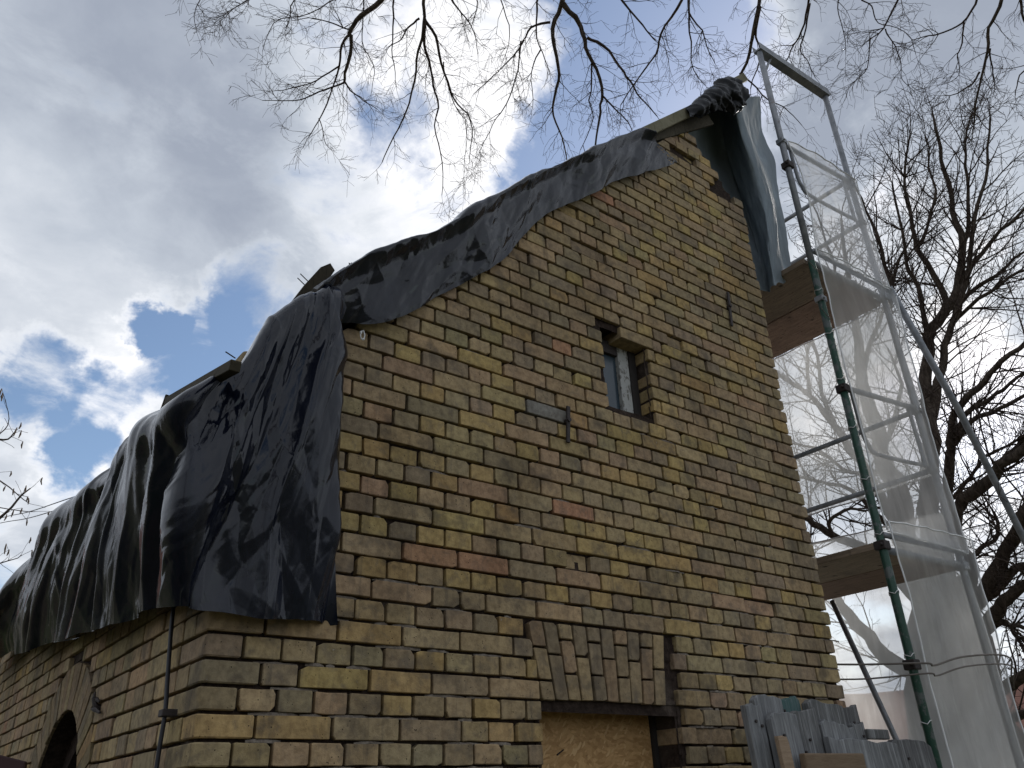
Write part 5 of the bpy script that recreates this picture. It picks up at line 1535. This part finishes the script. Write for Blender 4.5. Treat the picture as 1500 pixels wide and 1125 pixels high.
T = Tree(9, .0019, -.03, {'n0': 5.0, 1: .36, 2: .2, 3: .12, 'r1': .004, 'r2': .0028, 'r3': .002, 'k1': 2.5, 'k2': .0}, .2)
for b in PT_CATKIN:
    T.limb([Vector(p) for p in b['p']], b['r'][0], b['r'][1], b['k'], 1, .3)
ct = T.build('hazel_tree', (PT_CATKIN[-1]['p'][0][0], PT_CATKIN[-1]['p'][0][1], GROUND), 'thin bare shrub with hanging catkins at the left edge')
mb = MB()
R = random.Random(4)
for e in T.ends:
    if R.random() < .5:
        l = R.uniform(.05, .10)
        mb.tube([e, e + Vector((R.uniform(-.006, .006), 0, -l * .5)), e + Vector((R.uniform(-.01, .01), 0, -l))], [.004, .0085, .004], 5)
tag(mb.build('catkins', M['catkin'], ct), kind='stuff')

# a few withered leaves still on the low right-hand branches
mb = MB()
R = random.Random(12)
mb_l = MB()
tr = [o for o in COL.objects if o.name == 'bare_tree'][0]
for k in range(110):
    p = Vector((R.uniform(6.6, 7.6), R.uniform(-.2, .9), R.uniform(.2, 1.5)))
    a = Vector((R.uniform(-1, 1), R.uniform(-1, 1), R.uniform(-1, .2))).normalized() * R.uniform(.02, .045)
    b = a.cross(Vector((R.uniform(-1, 1), R.uniform(-1, 1), R.uniform(-1, 1)))).normalized() * a.length * .35
    mb_l.add([tuple(p), tuple(p + a * .5 + b), tuple(p + a), tuple(p + a * .5 - b)], [(0, 1, 2, 3)])
tag(mb_l.build('withered_leaves', M['leaf'], tr), kind='stuff')

# ---------- far houses
def far_house(name, loc, w, l, hw, hr, rz_, wallm, label, chim=False):
    o = empty(name, loc, label, 'house')
    def tf(mb):
        c, s = cos(rz_), sin(rz_)
        mb.v = [(loc[0] + x * c - y * s, loc[1] + x * s + y * c, loc[2] + z) for x, y, z in mb.v]
        return mb
    a = MB()
    a.box((-w / 2, -l / 2, 0), (w / 2, l / 2, hw))
    for sy in (-1, 1):
        y = sy * (l / 2 - .002)
        a.add([(-w / 2, y, hw), (w / 2, y, hw), (0, y, hr - .15)], [(0, 1, 2)])
    tf(a).build('wall', M[wallm], o)
    b = MB()
    ov = .4
    for sx in (-1, 1):
        e = (hr - hw) / (w / 2) * ov
        q = [(sx * (w / 2 + ov), -l / 2 - ov, hw - e), (sx * (w / 2 + ov), l / 2 + ov, hw - e), (0, l / 2 + ov, hr), (0, -l / 2 - ov, hr)]
        b.add(q + [(x, y, z + .16) for x, y, z in q], [(0, 1, 2, 3), (7, 6, 5, 4), (0, 4, 5, 1), (1, 5, 6, 2), (2, 6, 7, 3), (3, 7, 4, 0)])
    rf = tf(b).build('roof', M['rooftile'], o)
    for k in (-.25, .25):
        for wy in (-1, 1):
            m = MB()
            m.box((k * w - .5, wy * (l / 2 + .03) - .02, hw * .45), (k * w + .5, wy * (l / 2 + .03) + .02, hw * .45 + 1.2))
            tf(m).build('window', M['glass'], o)
        m = MB()
        m.box((-w / 2 - .05, k * l - .5, hw * .45), (-w / 2 - .01, k * l + .5, hw * .45 + 1.2))
        tf(m).build('window', M['glass'], o)
    if chim:
        m = MB()
        m.box((.3, -.4, hr - .8), (.9, .3, hr + .7))
        tf(m).build('chimney', M['brick'] if False else M['rooftile'], rf)
    return o


far_house('village_house', (26.2, 15.4, GROUND), 7, 9, 2.7, 4.45, 1.05, 'render', 'beige house with red tiled roof, left of the two seen through the net')
far_house('village_house', (26.5, 10.5, GROUND), 6, 9, 2.4, 4.2, .35, 'render', 'beige gabled house with red tiled roof just behind the green pole')
far_house('village_house', (31.5, 9.0, GROUND), 7, 9, 2.6, 4.6, .2, 'render2', 'far house with red roof glimpsed beyond the tree at the right edge', True)
far_house('village_house', (-2.6, 24.6, GROUND), 6, 8, 5.2, 7.2, 1.5, 'render', 'pale house with reddish roof peeping out past the left edge of the black sheet')

# overhead wires
def wire(name, pts, r, label):
    mb = MB()
    mb.tube(spline(pts, 30), r, 5)
    tag(mb.build(name, M['cable'], smooth=True), label, 'wire')


a, b = (Vector(p) for p in PT_WIRE[0])
for k in range(2):
    o_ = Vector((0, 0, -.09 * k))
    d_ = (b - a)
    wire('overhead_wire', [a - d_ * 1.2 + o_, a + o_, (a + b) / 2 + Vector((0, 0, -.03)) + o_, b + o_, b + d_ * .6 + o_], .006, ('upper' if k == 0 else 'lower') + ' of two thin wires meeting the black sheet at the left')
